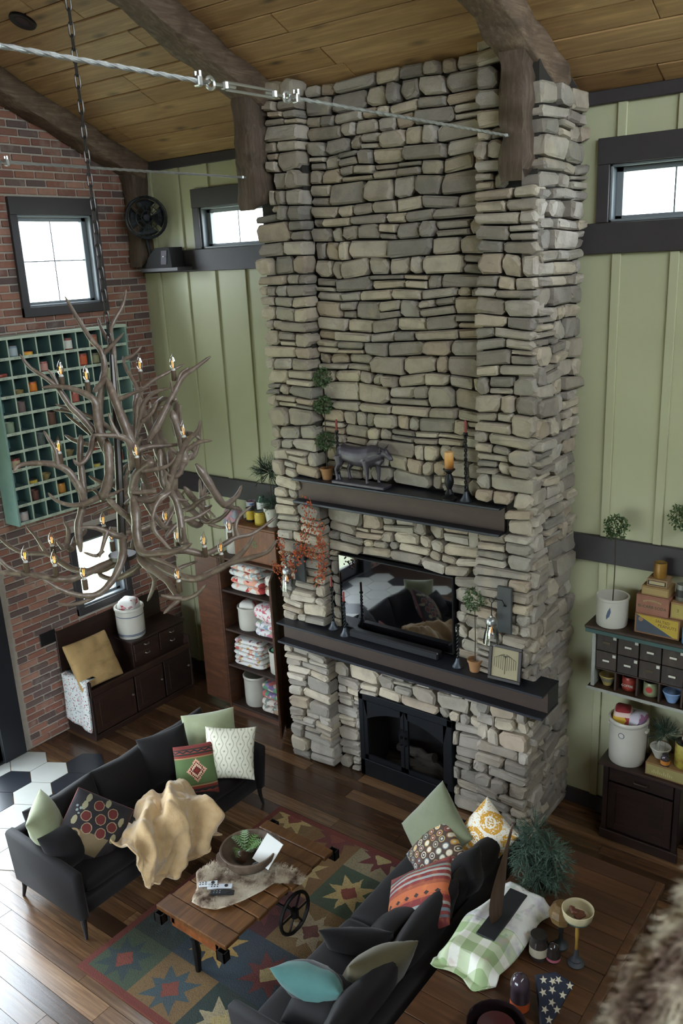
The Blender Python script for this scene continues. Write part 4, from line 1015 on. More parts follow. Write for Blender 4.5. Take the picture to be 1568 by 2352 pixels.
# hub plates and the steel spine that the antlers are bolted to
MB().tube([c3(628,430),c3(660,900),c3(690,1560)], [.012,.02,.022], 8).lathe([(0,0),(.07,.0),(.07,.02),(0,.02)], 16, c3(690,1570)).build('spine', M_chain, chn)
cand = [(345,552,-.16),(490,582,-.12),(790,522,.10),(975,517,.04),(1035,893,-.1),(335,985,-.2),(770,1008,-.26),(575,835,.18),(145,1597,-.18),(295,1505,.2),(310,1618,-.16),(475,1692,-.30),(1150,1512,.02),(1245,1552,-.02),(1292,1428,.14),(1005,1705,-.30),(935,1372,.2),(585,1395,.16),(630,1480,.2),(1000,1480,.2)]
def flame_prof(h, r): return [(r*.42,0),(r*.75,h*.10),(r*.98,h*.24),(r,h*.34),(r*.86,h*.50),(r*.55,h*.68),(r*.26,h*.82),(r*.12,h*.92),(0,h)]
proto = None
for (x, y, dz) in cand:
    b = c3(x, y, dz)
    if proto is None:
        mb = MB().lathe([(.0125,-.052),(.0135,-.05),(.0135,-.004),(.012,0),(0,0)], 12); sk = mb.build('candle_socket', M_sleeve, chn, world=False)
        MB().lathe([(.010,0),(.011,.004),(.008,.010),(.006,.011)], 12).build('collar', M_ceramic, sk, world=False)
        mb = MB().lathe([(r, z+.009) for r, z in flame_prof(.082,.0165)], 14); 
        mb.v = [(p[0]+(.010*max(0,(p[2]-.062)/.03)**1.5), p[1], p[2]) for p in mb.v]; mb.build('bulb', M_clear, sk, world=False, angle=80)
        mb = MB()
        for k in range(4): a = pi*k/2; mb.tube([(.003*cos(a),.003*sin(a),.014),(.0055*cos(a),.0055*sin(a),.05)], .0011, 4)
        mb.build('filament', M_fil, sk, world=False); proto = sk; o = sk
    else:
        o = copy_tree(proto, chn)
    o.location = PM[chn.name].inverted() @ b
# hanging chain
link = None; z = c3(625,470).z; ztop = ceil_z(axis.y)-.04; i = 0
while z < ztop:
    if link is None:
        pts = [(.011*cos(a),0,.022*sin(a)+(.012 if sin(a) > 0 else -.012)) for a in [2*pi*k/14 for k in range(14)]]
        o = MB().tube(pts, .0042, 6, closed=True).build('chain_link', M_chain, chn, world=False); link = o
    else:
        o = link.copy(); COL.objects.link(o); o.parent = chn
    o.location = PM[chn.name].inverted() @ Vector((axis.x,axis.y,z)); o.rotation_euler = (0,0,(pi/2 if i % 2 else 0)+.6); z += .054; i += 1
MB().lathe([(0,0),(.06,0),(.065,.02),(.04,.04)], 18, (axis.x,axis.y,ztop-.02)).build('canopy_cup', M_chain, chn)

# ------------------------------------------------------------------ tie cables with turnbuckles
M_cable = plain('galvanised_wire_rope', 'a9aba8', .4, .85, bump=.5, bscale=300); M_galv = plain('galvanised_fitting', 'b9bbb8', .32, .9)
def cable(x, z, y0, yt, label):
    e = thing('tie_cable', label, 'cable', (x,y0,z), 0, 'steel tie cables')
    def seg(a, b):
        n = 60; mb = MB(); mb.tube([(x,a,z),(x,b,z)], .0075, 10)
        L = abs(b-a); k = int(L/.03)
        for ph in (0, 2*pi/3, 4*pi/3):
            mb.tube([(x+.0068*cos(ph+t*.9),a+(b-a)*t/k,z+.0068*sin(ph+t*.9)) for t in range(k+1)], .0035, 5)
        mb.build('wire_rope', M_cable, e, fix=False)
    seg(y0, yt+.30); seg(yt-.30, -9.2)
    def ring(mb, y, r, hor=False): mb.tube([(x+(r*cos(a) if hor else 0), y+r*sin(a), z+(0 if hor else r*cos(a))) for a in [2*pi*k/16 for k in range(16)]], .007, 6, closed=True)
    for sg in (-1, 1):
        mb = MB(); ring(mb, yt+sg*.235, .022); mb.tube([(x,yt+sg*.215,z),(x,yt+sg*.09,z)], .006, 6); mb.build('eye_bolt', M_galv, e)
        mb = MB(); ring(mb, yt+sg*.265, .017, True); mb.box((x-.016,yt+sg*.30-.012,z-.02),(x+.016,yt+sg*.30+.012,z+.02),.004)
        for k in (-1,1): mb.lathe([(0,0),(.007,0),(.007,.02),(0,.02)], 6, (x+k*.012,yt+sg*.30,z+.015))
        mb.build('cable_clamp', M_galv, e)
    mb = MB()
    for k in (-1,1): mb.tube([(x,yt-.15,z+k*.014),(x,yt+.15,z+k*.014)], .0055, 6)
    for sg in (-1,1): mb.lathe([(0,-.012),(.017,-.012),(.017,.012),(0,.012)], 10, (x,yt+sg*.15,z))
    mb.build('turnbuckle', M_galv, e)
    MB().tube([(x,y0+.03,z),(x,y0-.05,z)], .008, 8).lathe([(0,-.012),(.016,-.008),(.016,.008),(0,.012)], 8, (x,y0-.02,z)).build('anchor_bolt', M_galv, e)
cable(4.595, 5.297, -.875, -3.25, 'thick wire rope crossing in front of the chimney top with turnbuckle')
cable(2.378, 5.245, -.94, -3.30, 'thin looking wire rope further back ending at the left post')
# recessed ceiling downlight
pc = None
for k in range(400):
    t = 3+k*.02; p = CP+ray(52,48)*t
    if p.z > ceil_z(p.y)-.012: pc = p; break
e = thing('recessed_downlight', 'dark recessed downlight in the pine ceiling', 'light', pc, rot=(-ang,0,0))
MB().lathe([(.055,-.006),(.095,-.012),(.10,-.006),(.10,.02),(.05,.03)], 26, cap=False).build('trim_ring', plain('bronze_ring','1d1a1c',.4,.4), e, world=False)
MB().lathe([(0,-.002),(.05,-.003),(.056,-.008)], 22, cap=False).build('lens', plain('dark_lens','26222c',.2), e, world=False)
# ------------------------------------------------------------------ small-goods helpers
def text_mesh(name, s, size, mtx, mat, parent, ext=.0008, align='CENTER'):
    cu = bpy.data.curves.new(name, 'FONT'); cu.body = s; cu.size = size; cu.align_x = align; cu.align_y = 'CENTER'; cu.extrude = ext; cu.resolution_u = 2
    t = bpy.data.objects.new(name+'_src', cu); COL.objects.link(t); me = bpy.data.meshes.new_from_object(t); bpy.data.objects.remove(t)
    me.materials.clear(); me.materials.append(mat); o = bpy.data.objects.new(name, me); COL.objects.link(o)
    if parent is not None: me.transform(PM[parent.name].inverted() @ mtx); o.parent = parent; PM[o.name] = PM[parent.name].copy()
    else: me.transform(mtx)
    return o
m = Mat('stoneware_glaze', .3); m.color(m.ramp(m.noise(4,4), ['a8a599','bcb9ad','b2afa4'])); m.set(Coat_Weight=.3); M_crock = m.m
M_cob = plain('cobalt_stripe', '3d4c66', .35); M_inner = plain('dark_glaze_inside', '4a4d58', .4)
def crock(label, base, R, H, stripes=(), ears=False, mat=None, name='stoneware_crock', group=None, flare=.0, cat='crock'):
    e = thing(name, label, cat, base, 0, group); mat = mat or M_crock
    MB().lathe([(0,0),(R*.93,0),(R*.97,H*.03),(R,H*.3),(R*(1+flare),H*.88),(R*(1.0+flare),H*.9),(R*(1.06+flare),H*.92),(R*(1.06+flare),H*.985),(R*(1.02+flare),H),(R*(.94+flare),H*.99),(R*.90,H*.86),(R*.88,H*.5),(0,H*.48)], 36).build('body', mat, e, world=False, angle=50)
    for z in stripes: MB().lathe([(R*1.002,H*z),(R*1.008,H*z+.002),(R*1.008,H*z+.007),(R*1.002,H*z+.009)], 36, cap=False).build('stripe', M_cob, e, world=False)
    if ears:
        for sg in (-1,1): MB().box((sg*R*.98-.012,-.03,H*.74),(sg*R*.98+.012+sg*.006,.03,H*.80),.008).build('ear', mat, e, world=False)
    return e
def bowl(label, base, R, H, mat, band=None, name='mixing_bowl', group=None):
    e = thing(name, label, 'bowl', base, 0, group)
    MB().lathe([(0,0),(R*.52,0),(R*.56,H*.06),(R*.80,H*.45),(R*.98,H*.80),(R*1.06,H*.86),(R*1.10,H*.97),(R*1.05,H),(R*.97,H*.95),(R*.76,H*.45),(R*.45,H*.14),(0,H*.12)], 28).build('body', mat, e, world=False, angle=50)
    if band: MB().lathe([(R*.805,H*.44),(R*.995,H*.80)], 28, cap=False).build('band', band, e, world=False)
    return e
def quilt_mat(name, base, cols, scale=26, thr=.55, rough=.9):
    m = Mat(name, rough); k = m.voronoi(scale, None, 'Color'); d = m.noise(scale*.42, 2)
    q = m.n('ShaderNodeSeparateColor'); m.t.links.new(k.k, q.inputs[0]); r = E(m.t, q.outputs[0])
    m.color(m.mix(d.gt(thr), base, m.ramp(r, cols, 'CONSTANT'))); m.bump(m.noise(60,3), .4, .004); return m.m
def quilt(label, c, w, d, h, mat, rz=0, folds=2, seed=0, group='folded quilts'):
    """folded quilt: layers that bulge along the fold; origin at the middle of its base"""
    mb = MB()
    for k in range(folds):
        z0, hh = h*k/folds, h/folds
        def fn(i, j, z0=z0, hh=hh, k=k):
            a = 2*pi*i; b = (j-.5)*pi
            cs, sn = cos(a), sin(a); p = .32
            x = w/2*math.copysign(abs(cs)**p, cs)*(1-.04*k+.03*sin(seed+k)); y = d/2*math.copysign(abs(sn)**p, sn)*(1-.03*((k+seed) % 2))
            cb = max(0.0, cos(b))**.45; zz = hh*.52*math.copysign(abs(sin(b))**.75, sin(b))
            return (x*cb, y*cb, z0+hh/2+zz+.012*noise.noise((x*7+seed,y*7,k*3.1))*cb+(x*x*.08 if k else 0)*0)
        mb.grid(fn, 28, 9, True)
    o = mb.build('folded_quilt', mat, angle=80, fix=False); o.location = c; o.rotation_euler = (0,0,rz); tag(o, label, 'quilt', group); return o
def tin(label, base, R, H, body, lab=None, lid='8b8a84', name='tin_can', cat='tin', group=None, square=False, text=None, rz=0, labz=(.15,.8)):
    e = thing(name, label, cat, base, rz, group); n = 4 if square else 20
    cm = plain('tin_'+body, body, .4, .25, var=.15, scale=30); k = 1.0
    def cyl(prof):
        mb = MB()
        if square:
            for (r0,z0),(r1,z1) in zip(prof, prof[1:]):
                pass
            return MB().box((-R,-R*.8,prof[0][1]),(R,R*.8,prof[-1][1]),.006)
        return mb.lathe(prof, n)
    cyl([(R*.97,0),(R,.004),(R,H*.94),(R*.97,H*.96)]).build('body', cm, e, world=False, angle=50)
    if square: MB().box((-R*.96,-R*.76,H*.955),(R*.96,R*.76,H),.004).build('lid', plain('lid_'+lid,lid,.35,.6), e, world=False)
    else: MB().lathe([(R*.9,H*.955),(R*.97,H*.96),(R*.97,H*.995),(R*.9,H),(R*.85,H*.985),(0,H*.985)], n).build('lid', plain('lid_'+lid,lid,.35,.6), e, world=False, angle=50)
    if lab:
        lm = plain('label_'+lab, lab, .6, var=.12, scale=40)
        if square: MB().box((-R*.9,-R*.805-.001,H*labz[0]),(R*.9,-R*.8,H*labz[1])).build('label', lm, e, world=False)
        else: MB().lathe([(R*1.004,H*labz[0]),(R*1.006,H*labz[1])], n, cap=False).build('label', lm, e, world=False)
    return e
def P2(px, py, z): return at(px, py, 'z', z)

# ------------------------------------------------------------------ corner shelf, fan and box
o = MB().box((.22,-.24,4.562),(.76,-.042,4.60),.004).build('corner_shelf', M_trim); tag(recentre(o), 'short dark shelf in the corner under the wall fan', 'shelf')
bx_ = thing('antique_projector', 'dark antique box with sloping front on the corner shelf', 'antique', (.50,-.14,4.60))
MB().prism([(-.22,0),(.17,0),(.15,.19),(-.05,.19),(-.17,.10)], -.09, .085, 'y').build('case', plain('dark_bakelite','141113',.85), bx_, world=False)
MB().prism([(.02,.03),(.10,.03),(.12,.16),(.04,.16)], -.096, -.089, 'y').build('front_plate', plain('dull_violet_plate','332d36',.6,.2), bx_, world=False)
MB().lathe([(0,0),(.014,0),(.012,.008),(0,.01)], 10, (.08,-.10,.10)).build('knob', M_galv, bx_, world=False)
fan = thing('wall_fan', 'old dark wall fan with round cage in the corner', 'fan', (.32,-.20,4.85)); fc = Vector((.34,-.21,5.08))
nf = (CP-fc); nf.z = 0; nf = (nf.normalized()+Vector((.25,0,0))).normalized(); F4 = frame(fc, nf, (0,0,1)); M_fan = plain('dark_fan_metal','1c2024',.5,.5); R = .20
def FT(mb): mb.xf = F4; return mb
mb = FT(MB())
for r_, z_ in ((R,0),(R,.07),(R*.9,.10),(R*.55,.12),(.06,.125)): mb.tube([(r_*cos(a),r_*sin(a),z_) for a in [2*pi*k/28 for k in range(28)]], .004, 5, closed=True)
for k in range(20): a = 2*pi*k/20; mb.tube([(.05*cos(a),.05*sin(a),.125),(R*.55*cos(a),R*.55*sin(a),.12),(R*.9*cos(a),R*.9*sin(a),.10),(R*cos(a),R*sin(a),.07),(R*cos(a),R*sin(a),0)], .0022, 4)
mb.build('cage', M_fan, fan, fix=False)
for k in range(4):
    a0 = pi/2*k; mb = FT(MB()); mb.grid(lambda i, j, a0=a0: ((.04+.13*j)*cos(a0+(i-.5)*1.15*(.5+j*.6)), (.04+.13*j)*sin(a0+(i-.5)*1.15*(.5+j*.6)), .05+.035*(i-.5)), 6, 6); b = mb.build('blade', M_fan, fan); b.modifiers.new('t','SOLIDIFY').thickness = .003
FT(MB()).lathe([(0,-.14),(.05,-.13),(.06,-.08),(.06,-.01),(.03,.0),(.03,.06),(0,.065)], 16).build('motor', M_fan, fan)
FT(MB()).lathe([(R*.92,-.03),(R*1.0,-.03),(R*1.0,-.015),(R*.92,-.015)], 28, cap=False).build('guard_ring', M_fan, fan)
MB().tube([fc-nf*.08, fc-nf*.08+Vector((0,0,-.20)), Vector((.30,-.16,4.72)), Vector((.30,-.14,4.602))], .014, 8).build('bracket', M_fan, fan)

# ------------------------------------------------------------------ pigeonhole cabinet
PGx, PGy0, PGz0, CW, RH = .235, -2.005, 2.375, .1455, .1675
m = Mat('chipped_teal_paint', .6); m.color(m.ramp(m.noise(7,5), ['5f7f78','6f8f87','7d978c','577670'])); M_teal2 = m.m
M_pale = plain('pale_green_edge', 'a9b5a2', .6, var=.12, scale=12); M_tealin = plain('teal_interior', '4c6a66', .7, var=.15, scale=8)
pg = thing('pigeonhole_cabinet', 'teal wall cabinet of many small pigeonholes on the brick wall', 'cabinet', (.12,PGy0+5*CW,PGz0))
y1, z1 = PGy0+10*CW, PGz0+10*RH
MB().box((.012,PGy0,PGz0),(.03,y1,z1)).build('back_panel', M_tealin, pg)
for y in (PGy0-.02, y1): MB().box((.012,y,PGz0-.02),(PGx+.004,y+.02,z1+.02),.002).build('side_panel', M_teal2, pg)
MB().box((.012,PGy0-.02,z1),(PGx+.012,y1+.02,z1+.028),.003).build('top_board', M_pale, pg)
for r in range(10):
    z = PGz0+r*RH; MB().box((.03,PGy0,z-.006),(PGx-.008,y1,z+.006)).build('shelf', M_tealin, pg, smooth=False)
    MB().box((PGx-.008,PGy0,z-.012),(PGx,y1,z+.014)).build('shelf_edge', M_pale, pg, smooth=False)
for c_ in range(1,10):
    y = PGy0+c_*CW; d = MB().box((.03,y-.005,PGz0),(PGx-.006,y+.005,z1)).build('divider', M_tealin, pg, smooth=False)
    MB().box((PGx-.006,y-.006,PGz0),(PGx-.001,y+.006,z1)).build('divider_edge', M_pale, d, smooth=False)
M_brass = plain('aged_label_brass','6f7465',.45,.5); lh = None
for r in range(10):
    for c_ in range(10):
        if lh is None:
            mb = MB().box((0,-.022,-.007),(.0015,.022,-.005)).box((0,-.022,.005),(.0015,.022,.007)).box((0,-.022,-.007),(.0015,-.020,.007)).box((0,.020,-.007),(.0015,.022,.007)); o = lh = mb.build('label_holder', M_brass, pg, world=False, smooth=False)
        else: o = lh.copy(); COL.objects.link(o); o.parent = pg
        o.location = PM[pg.name].inverted() @ Vector((PGx+.0002,PGy0+(c_+.5)*CW,PGz0+r*RH+.001))
cans = [(9,1,'6b7d86','9aa5a8','grey-blue tin'),(9,2,'b5562c','d9a23c','orange and yellow tin'),(9,5,'7a3c34','c9c9bd','white labelled jar with dark lid'),(9,7,'7a3a2e','8e5a40','rust brown tin'),
 (8,0,'7d3428','c9a23f','yellow and red box tin'),(8,3,'8a4a44','b58478','dusty pink tin'),(8,6,'8a3326','b7562f','red tin'),(8,7,'55513a','7d7a58','olive jar'),
 (7,1,'7d6a3c',None,'low brass tin'),(7,2,'a8531f','c9731f','orange tin'),(7,8,'9a9d72',None,'pale olive jar'),(6,1,'6a5a56',None,'mauve-brown pot'),(6,5,'8a4438','a0584a','brick red tin'),(5,0,'7d9078',None,'pale green jar'),(5,3,'5d4032',None,'brown jar'),
 (5,5,'9a8c82','b9b5a8','cream jar with red mark'),(4,2,'4a5450',None,'dark slate pot'),(3,0,'7a2d26','b3a080','red, black and cream tin'),(3,4,'8d7d58',None,'tan bowl-shaped pot'),(3,6,'8c3a2c',None,'rust red tin'),
 (2,1,'3d4a48','b59a2f','yellow banded tin with dark top'),(2,2,'8d7d52',None,'straw coloured bowl'),(2,6,'6d7d6a','b5a24a','small tin with yellow label'),(2,8,'9a8f84','a5443a','white tin with red label'),(1,1,'5a3a30',None,'dark brown pot'),(1,3,'9a6a22','a8742e','amber tin'),(0,0,'94989a','b5a9a4','white tin'),]
ords = ['bottom','second','third','fourth','fifth','sixth','seventh','eighth','ninth','top']
for (r, c_, col, lab, nm) in cans:
    k = (r*7+c_*3) % 5; R = .047+.003*k*.5; H = .098+.006*k
    p = Vector((.172, PGy0+(c_+.5)*CW, PGz0+r*RH+.0065))
    if 'low' in nm: H = .04
    if 'bowl' in nm: bowl(nm+' in the %s row of pigeonholes' % ords[r], p, .052, .06, plain('glaze_'+col,col,.5), None, 'small_bowl', 'goods in the pigeonholes')
    elif lab is None: crock(nm+' in the %s row of pigeonholes' % ords[r], p, R*.95, H, (), False, plain('glaze_'+col,col,.5), 'small_jar', 'goods in the pigeonholes', 0, 'jar')
    else: tin(nm+' in the %s row of pigeonholes' % ords[r], p, R, H, col, lab, '6a625a', group='goods in the pigeonholes', square='box' in nm)

# ------------------------------------------------------------------ dry sink under the small window
M_dark = wood('dark_stained_pine', ['2e1c14','382318','261711'], .5, (3,3,16), .3, True, dark='120b08')
M_knob = plain('pewter_knob','8d877c',.35,.7)
ds = thing('dry_sink', 'dark wooden dry sink with drawers against the brick wall', 'cabinet', (.25,-1.05,0))
sy0, sy1 = -1.70, -.34
MB().box((.02,sy0,.0),(.47,sy1,.06),.004).build('plinth', M_dark, ds)
for y in (sy0, sy1-.025): MB().box((.02,y,.05),(.48,y+.025,.66),.003).build('side_panel', M_dark, ds)
MB().box((.015,sy0,.05),(.035,sy1,1.11),.004).build('back_board', M_dark, ds)
MB().box((.03,sy0+.02,.43),(.46,sy1-.02,.455)).build('sink_floor', M_dark, ds)
MB().box((.455,sy0,.50),(.485,sy1,.57),.004).build('front_rail', M_dark, ds)
for a, b in ((sy0+.03,-1.16),(-1.14,-.76),(-.74,sy1-.03)):
    d = MB().box((.455,a,.08),(.478,b,.49),.004).build('door', M_dark, ds)
    MB().box((.476,a+.06,.14),(.482,b-.06,.43),.004).build('panel', M_dark, d)
    MB().lathe([(0,0),(.012,0),(.015,.012),(0,.02)], 10, (.482,b-.03,.30)).build('knob', M_knob, d)
bkx, by0, by1 = .415, -1.07, sy1
MB().box((.03,by0,.44),(bkx-.02,by1,.815),.003).build('drawer_case', M_dark, ds)
MB().box((.02,by0-.015,.815),(bkx+.01,by1+.01,.838),.005).build('drawer_top', M_dark, ds)
for z in (.60,.70):
    for a, b in ((by0+.02,-.72),(-.70,by1-.02)):
        d = MB().box((bkx-.025,a,z+.004),(bkx-.004,b,z+.10),.004).build('drawer', M_dark, ds)
        MB().tube([(bkx-.006,(a+b)/2-.03,z+.06),(bkx+.014,(a+b)/2-.02,z+.055),(bkx+.014,(a+b)/2+.02,z+.055),(bkx-.006,(a+b)/2+.03,z+.06)], .005, 6).build('cup_pull', M_knob, d)
q = P2(297,1462,.84); crock('blue-striped white crock on the dry sink drawers', (.245,-.93,.8385), .148, .34, (.10,.14,.72), False)
mq = quilt_mat('white_red_bundle', 'c9c6c0', ['9a3a3a','b9868a','c9c6c0','8a6a70'], 30, .56)
o = quilt('rolled white and red cloth stuffed in the striped crock', (.25,-.93,1.02), .20, .20, .24, mq, .4, 1, 3, None)
m = Mat('burlap_sack', .95); c = m.ramp(m.noise(7,4), ['8a6d45','a38658','947648']); c = m.mix((m.noise(3.2,4,m.mapped((1,3,1)))-.56).max(0)*3, c, '5a4630'); m.color(c); m.bump(m.voronoi(220), .5, .003); M_burlap = m.m
mb = MB(); cushion_mesh(mb, .49, .50, .17, 19, .03, .03, 2.2, 0, .3); o = weld(mb.build('burlap_sack', M_burlap, angle=80)); o.matrix_world = frame(at(214,1517,'x',.30), (.86,-.08,.50), (0,0,1), .02); tag(o, 'tan burlap sack slumped in the dry sink', 'sack')
m = Mat('small_print_cloth', .9); c = 'c6c9c6'; d1 = m.voronoi(46); k = m.voronoi(46,None,'Color'); sp = m.n('ShaderNodeSeparateColor'); m.t.links.new(k.k, sp.inputs[0])
m.color(m.mix(d1.lt(.0075*46), c, m.ramp(E(m.t,sp.outputs[0]), ['8a3b3a','b9736a','4a5a62','c6c9c6','7a8a78','a55a4a'],'CONSTANT'))); M_prt = m.m
tw = thing('hanging_cloth', 'white cloth with small red flowers hanging off the dry sink end', 'cloth', (.25,-1.72,.3))
for k, (dx, off) in enumerate(((0,0),(.014,.012))):
    def fn(i, j, dx=dx, off=off):
        s = j*.62; x = .05+.40*i
        if s < .10: y, z = sy0+.10-s, .672+.006
        else: y, z = sy0-.012-off-.006*sin(i*9), .678-(s-.10)
        return (x+.012*sin(j*4), y+.004*sin(i*14), z-(.06*i if s > .2 else 0)*j)
    o = MB().grid(fn, 16, 18).build('cloth_layer', M_prt, tw, angle=80); sm = o.modifiers.new('t','SOLIDIFY'); sm.thickness = .006
o = MB().box((.0045,-1.87,1.01),(.016,-1.69,1.145),.003).build('outlet_plate', plain('black_outlet','121316',.4)); tag(recentre(o), 'black switch plate on the brick wall beside the dry sink', 'switch plate')

# ------------------------------------------------------------------ open cupboard with quilts and crocks
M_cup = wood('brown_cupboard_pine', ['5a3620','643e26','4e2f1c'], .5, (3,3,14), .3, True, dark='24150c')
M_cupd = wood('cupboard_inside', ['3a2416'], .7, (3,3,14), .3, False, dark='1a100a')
cb = thing('open_cupboard', 'brown pine cupboard with both doors open beside the chimney', 'cupboard', (1.55,-.25,0))
cx0, cx1, cyf, ch = 1.16, 1.95, -.46, 1.76
for x in (cx0, cx1-.025): MB().box((x,cyf,.0),(x+.025,-.045,ch-.02),.003).build('side_panel', M_cup, cb)
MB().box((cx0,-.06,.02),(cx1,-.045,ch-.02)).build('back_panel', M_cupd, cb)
MB().box((cx0-.02,cyf-.02,ch-.025),(cx1+.02,-.045,ch),.005).build('top_board', M_cup, cb)
shz = (.07,.535,.945,1.385)
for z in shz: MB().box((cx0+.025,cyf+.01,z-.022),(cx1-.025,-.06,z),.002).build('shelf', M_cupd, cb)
MB().box((cx0,cyf+.005,.0),(cx1,cyf+.03,.05)).build('toe_board', M_cup, cb)
def leaf(hinge, ang_, wd):
    mb = MB(); T = Matrix.Translation((hinge[0],hinge[1],0)) @ Matrix.Rotation(ang_,4,'Z'); mb.xf = T
    mb.box((0,-.022,.06),(wd,0,ch-.03),.003); d = mb.build('door', M_cup, cb)
    mb = MB(); mb.xf = T
    for z0, z1_ in ((.12,.86),(.94,ch-.09)): mb.box((.05,-.027,z0),(wd-.05,-.021,z1_),.004)
    mb.build('panel', M_cup, d)
leaf((cx0-.003,cyf), pi-.05, .36); leaf((cx1+.003,cyf), -.98, .30)
Q = [quilt_mat('quilt_red_white','d3d0c8',['a83a3a','c9604a','d3d0c8','d9a08a'],16,.52), quilt_mat('quilt_white_pastel','d6d5cf',['c9a08a','9ab0b5','d6d5cf','b55a50'],24,.55),
     quilt_mat('quilt_pink_embroidered','d0cdc9',['b55a66','c98a90','d0cdc9'],60,.5), quilt_mat('quilt_floral_blue','cccac8',['7a8aa5','b5707a','cccac8','8a9a7a'],34,.48),
     quilt_mat('quilt_white_sparse','d2d0cb',['6a4a50','b59a5a','c98a8a','d2d0cb'],30,.58), quilt_mat('quilt_mixed_green','b9bdb0',['5a8a6a','b5605a','8a7a9a','c9b09a','6a5a80'],22,.42), quilt_mat('quilt_cream_floral','cdc6bb',['8a5a5a','a58a70','7a8a80','cdc6bb'],36,.5)]
z = shz[3]+.001
quilt('white quilt with large red patches, lower of the pair on the top shelf', (1.49,-.27,z), .45,.31,.155, Q[0], .03, 2, 1)
quilt('white pastel quilt folded on top of the red patched one', (1.46,-.27,z+.152), .43,.30,.14, Q[1], -.05, 2, 2)
quilt('small cream floral bundle at the right of the top shelf', (1.80,-.27,z), .17,.24,.22, Q[6], 0, 2, 3)
z = shz[2]+.001
crock('plain white crock stuffed with red and white cloth on the second shelf', (1.40,-.28,z), .128,.25); quilt('red and white cloth poking out of the second-shelf crock', (1.40,-.28,z+.14), .19,.19,.16, Q[0], .3, 1, 4, None)
quilt('blue and pink floral quilt under the embroidered one', (1.73,-.27,z), .35,.31,.16, Q[3], .05, 2, 5)
quilt('white quilt with pink embroidered medallion on the second shelf', (1.72,-.27,z+.158), .34,.30,.17, Q[2], -.1, 1, 6)
z = shz[1]+.001
quilt('lowest of three white sprigged quilts stacked on the third shelf', (1.43,-.27,z), .42,.30,.11, Q[4], .04, 2, 7)
quilt('middle of three white sprigged quilts stacked on the third shelf', (1.42,-.27,z+.108), .41,.30,.10, Q[1], -.04, 2, 8)
quilt('topmost of three white sprigged quilts stacked on the third shelf', (1.43,-.28,z+.206), .39,.28,.10, Q[4], .08, 2, 9)
crock('white crock holding green cloth on the third shelf', (1.78,-.28,z), .115,.25); quilt('green cloth inside the third-shelf crock', (1.78,-.28,z+.14), .16,.16,.125, plain('green_cloth','3f7358',.9,var=.2), 0, 1, 10, None)
z = shz[0]+.001
crock('tall grey crock on the bottom shelf', (1.41,-.28,z), .135,.34)
quilt('mixed green and red quilt, lower at the bottom right of the cupboard', (1.74,-.27,z), .36,.31,.16, Q[6], .06, 2, 11)
quilt('patchwork quilt lying on the lower one at the bottom right', (1.75,-.27,z+.158), .35,.30,.18, Q[5], -.06, 2, 12)
# on top of the cupboard
z = ch+.0005
crock('tall narrow white crock at the left on the cupboard top', (1.26,-.27,z), .098,.32); quilt('pink and grey cloth bundle in the tall white crock', (1.26,-.27,z+.17), .17,.17,.30, quilt_mat('pink_grey_cloth','8d8f9a',['b58a90','9aa0a8','8d7d86'],20,.45), .2, 1, 13, None)
M_chest = wood('orange_pine_chest', ['7a4a26','85522c'], .5, (14,2,3), .3, False, dark='4a2c16')
cs = thing('wooden_chest', 'orange-brown wooden chest on the cupboard top', 'chest', (1.68,-.26,z))
MB().box((1.40,-.43,z),(1.96,-.07,z+.345),.006).build('box_body', M_chest, cs); MB().box((1.39,-.44,z+.345),(1.97,-.06,z+.37),.006).build('lid', M_chest, cs)
fl = MB().lathe([(0,0),(.035,0),(.03,.002),(0,.003)], 6); fl.xf = None
mb = MB(); mb.xf = frame((1.68,-.431,z+.19), (0,-1,0), (0,0,1)); 
for k in range(6): a = pi*k/3; mb.lathe([(0,0),(.016,0),(.012,.002),(0,.002)], 6, (.026*cos(a),.026*sin(a),0))
mb.build('painted_flower', plain('faded_green_paint','5a5a3a',.7), cs)
zc = z+.3705
tin('black and yellow tin on the wooden chest', (1.52,-.28,zc), .048,.14, '2a2a24', 'b59a2a', '1f1f1c')
tin('yellow mustard tin on the wooden chest', (1.68,-.32,zc), .055,.135, 'a8902a', 'b8a040', '2a2820')
crock('blue and pink floral jar on the wooden chest', (1.44,-.18,zc), .05,.17, (), False, quilt_mat('floral_china','a9adb5',['5a6a9a','b57a8a','a9adb5'],50,.5,.4), 'ginger_jar', None, 0, 'jar')
jr = thing('glass_jar', 'green glass jar with white label stacked behind the tins', 'jar', (1.60,-.20,zc+.0)); MB().lathe([(0,0),(.045,0),(.047,.2),(.03,.225),(.03,.25),(0,.25)], 18).build('glass_body', plain('green_glass','3d5a4a',.15,0), jr, world=False); MB().lathe([(.048,.10),(.048,.19)], 18, cap=False).build('label', M_paper, jr, world=False)
# evergreen topiaries
M_needle = plain('pine_needle_green', '2f4436', .8, var=.35, scale=30); M_needleb = plain('blue_green_needle', '42584a', .8, var=.3, scale=30); M_box_leaf = plain('boxwood_leaf', '3f5530', .6, var=.4, scale=40); M_stem = plain('twig_brown','3a2c20',.8)
M_terra = plain('terracotta_pot','8f6844',.85,var=.2,scale=15,bump=.2)
def leaf_ball(mb, c, r, n, seed, s=.012, sq=1.0):
    rr = random.Random(seed); c = Vector(c)
    for k in range(n):
        d = Vector((rr.gauss(0,1),rr.gauss(0,1),rr.gauss(0,1)*sq)).normalized(); p = c+d*(r*rr.uniform(.55,1.08)); t = Vector((rr.gauss(0,1),rr.gauss(0,1),rr.gauss(0,1))); a = d.cross(t).normalized()*s*rr.uniform(.6,1.1); b = (d*.7+t*.35).normalized()*s*1.7*rr.uniform(.7,1.2)
        mb.add([p-a*.5,p+b*.4-a,p+b,p+b*.4+a], [(0,1,2,3)])
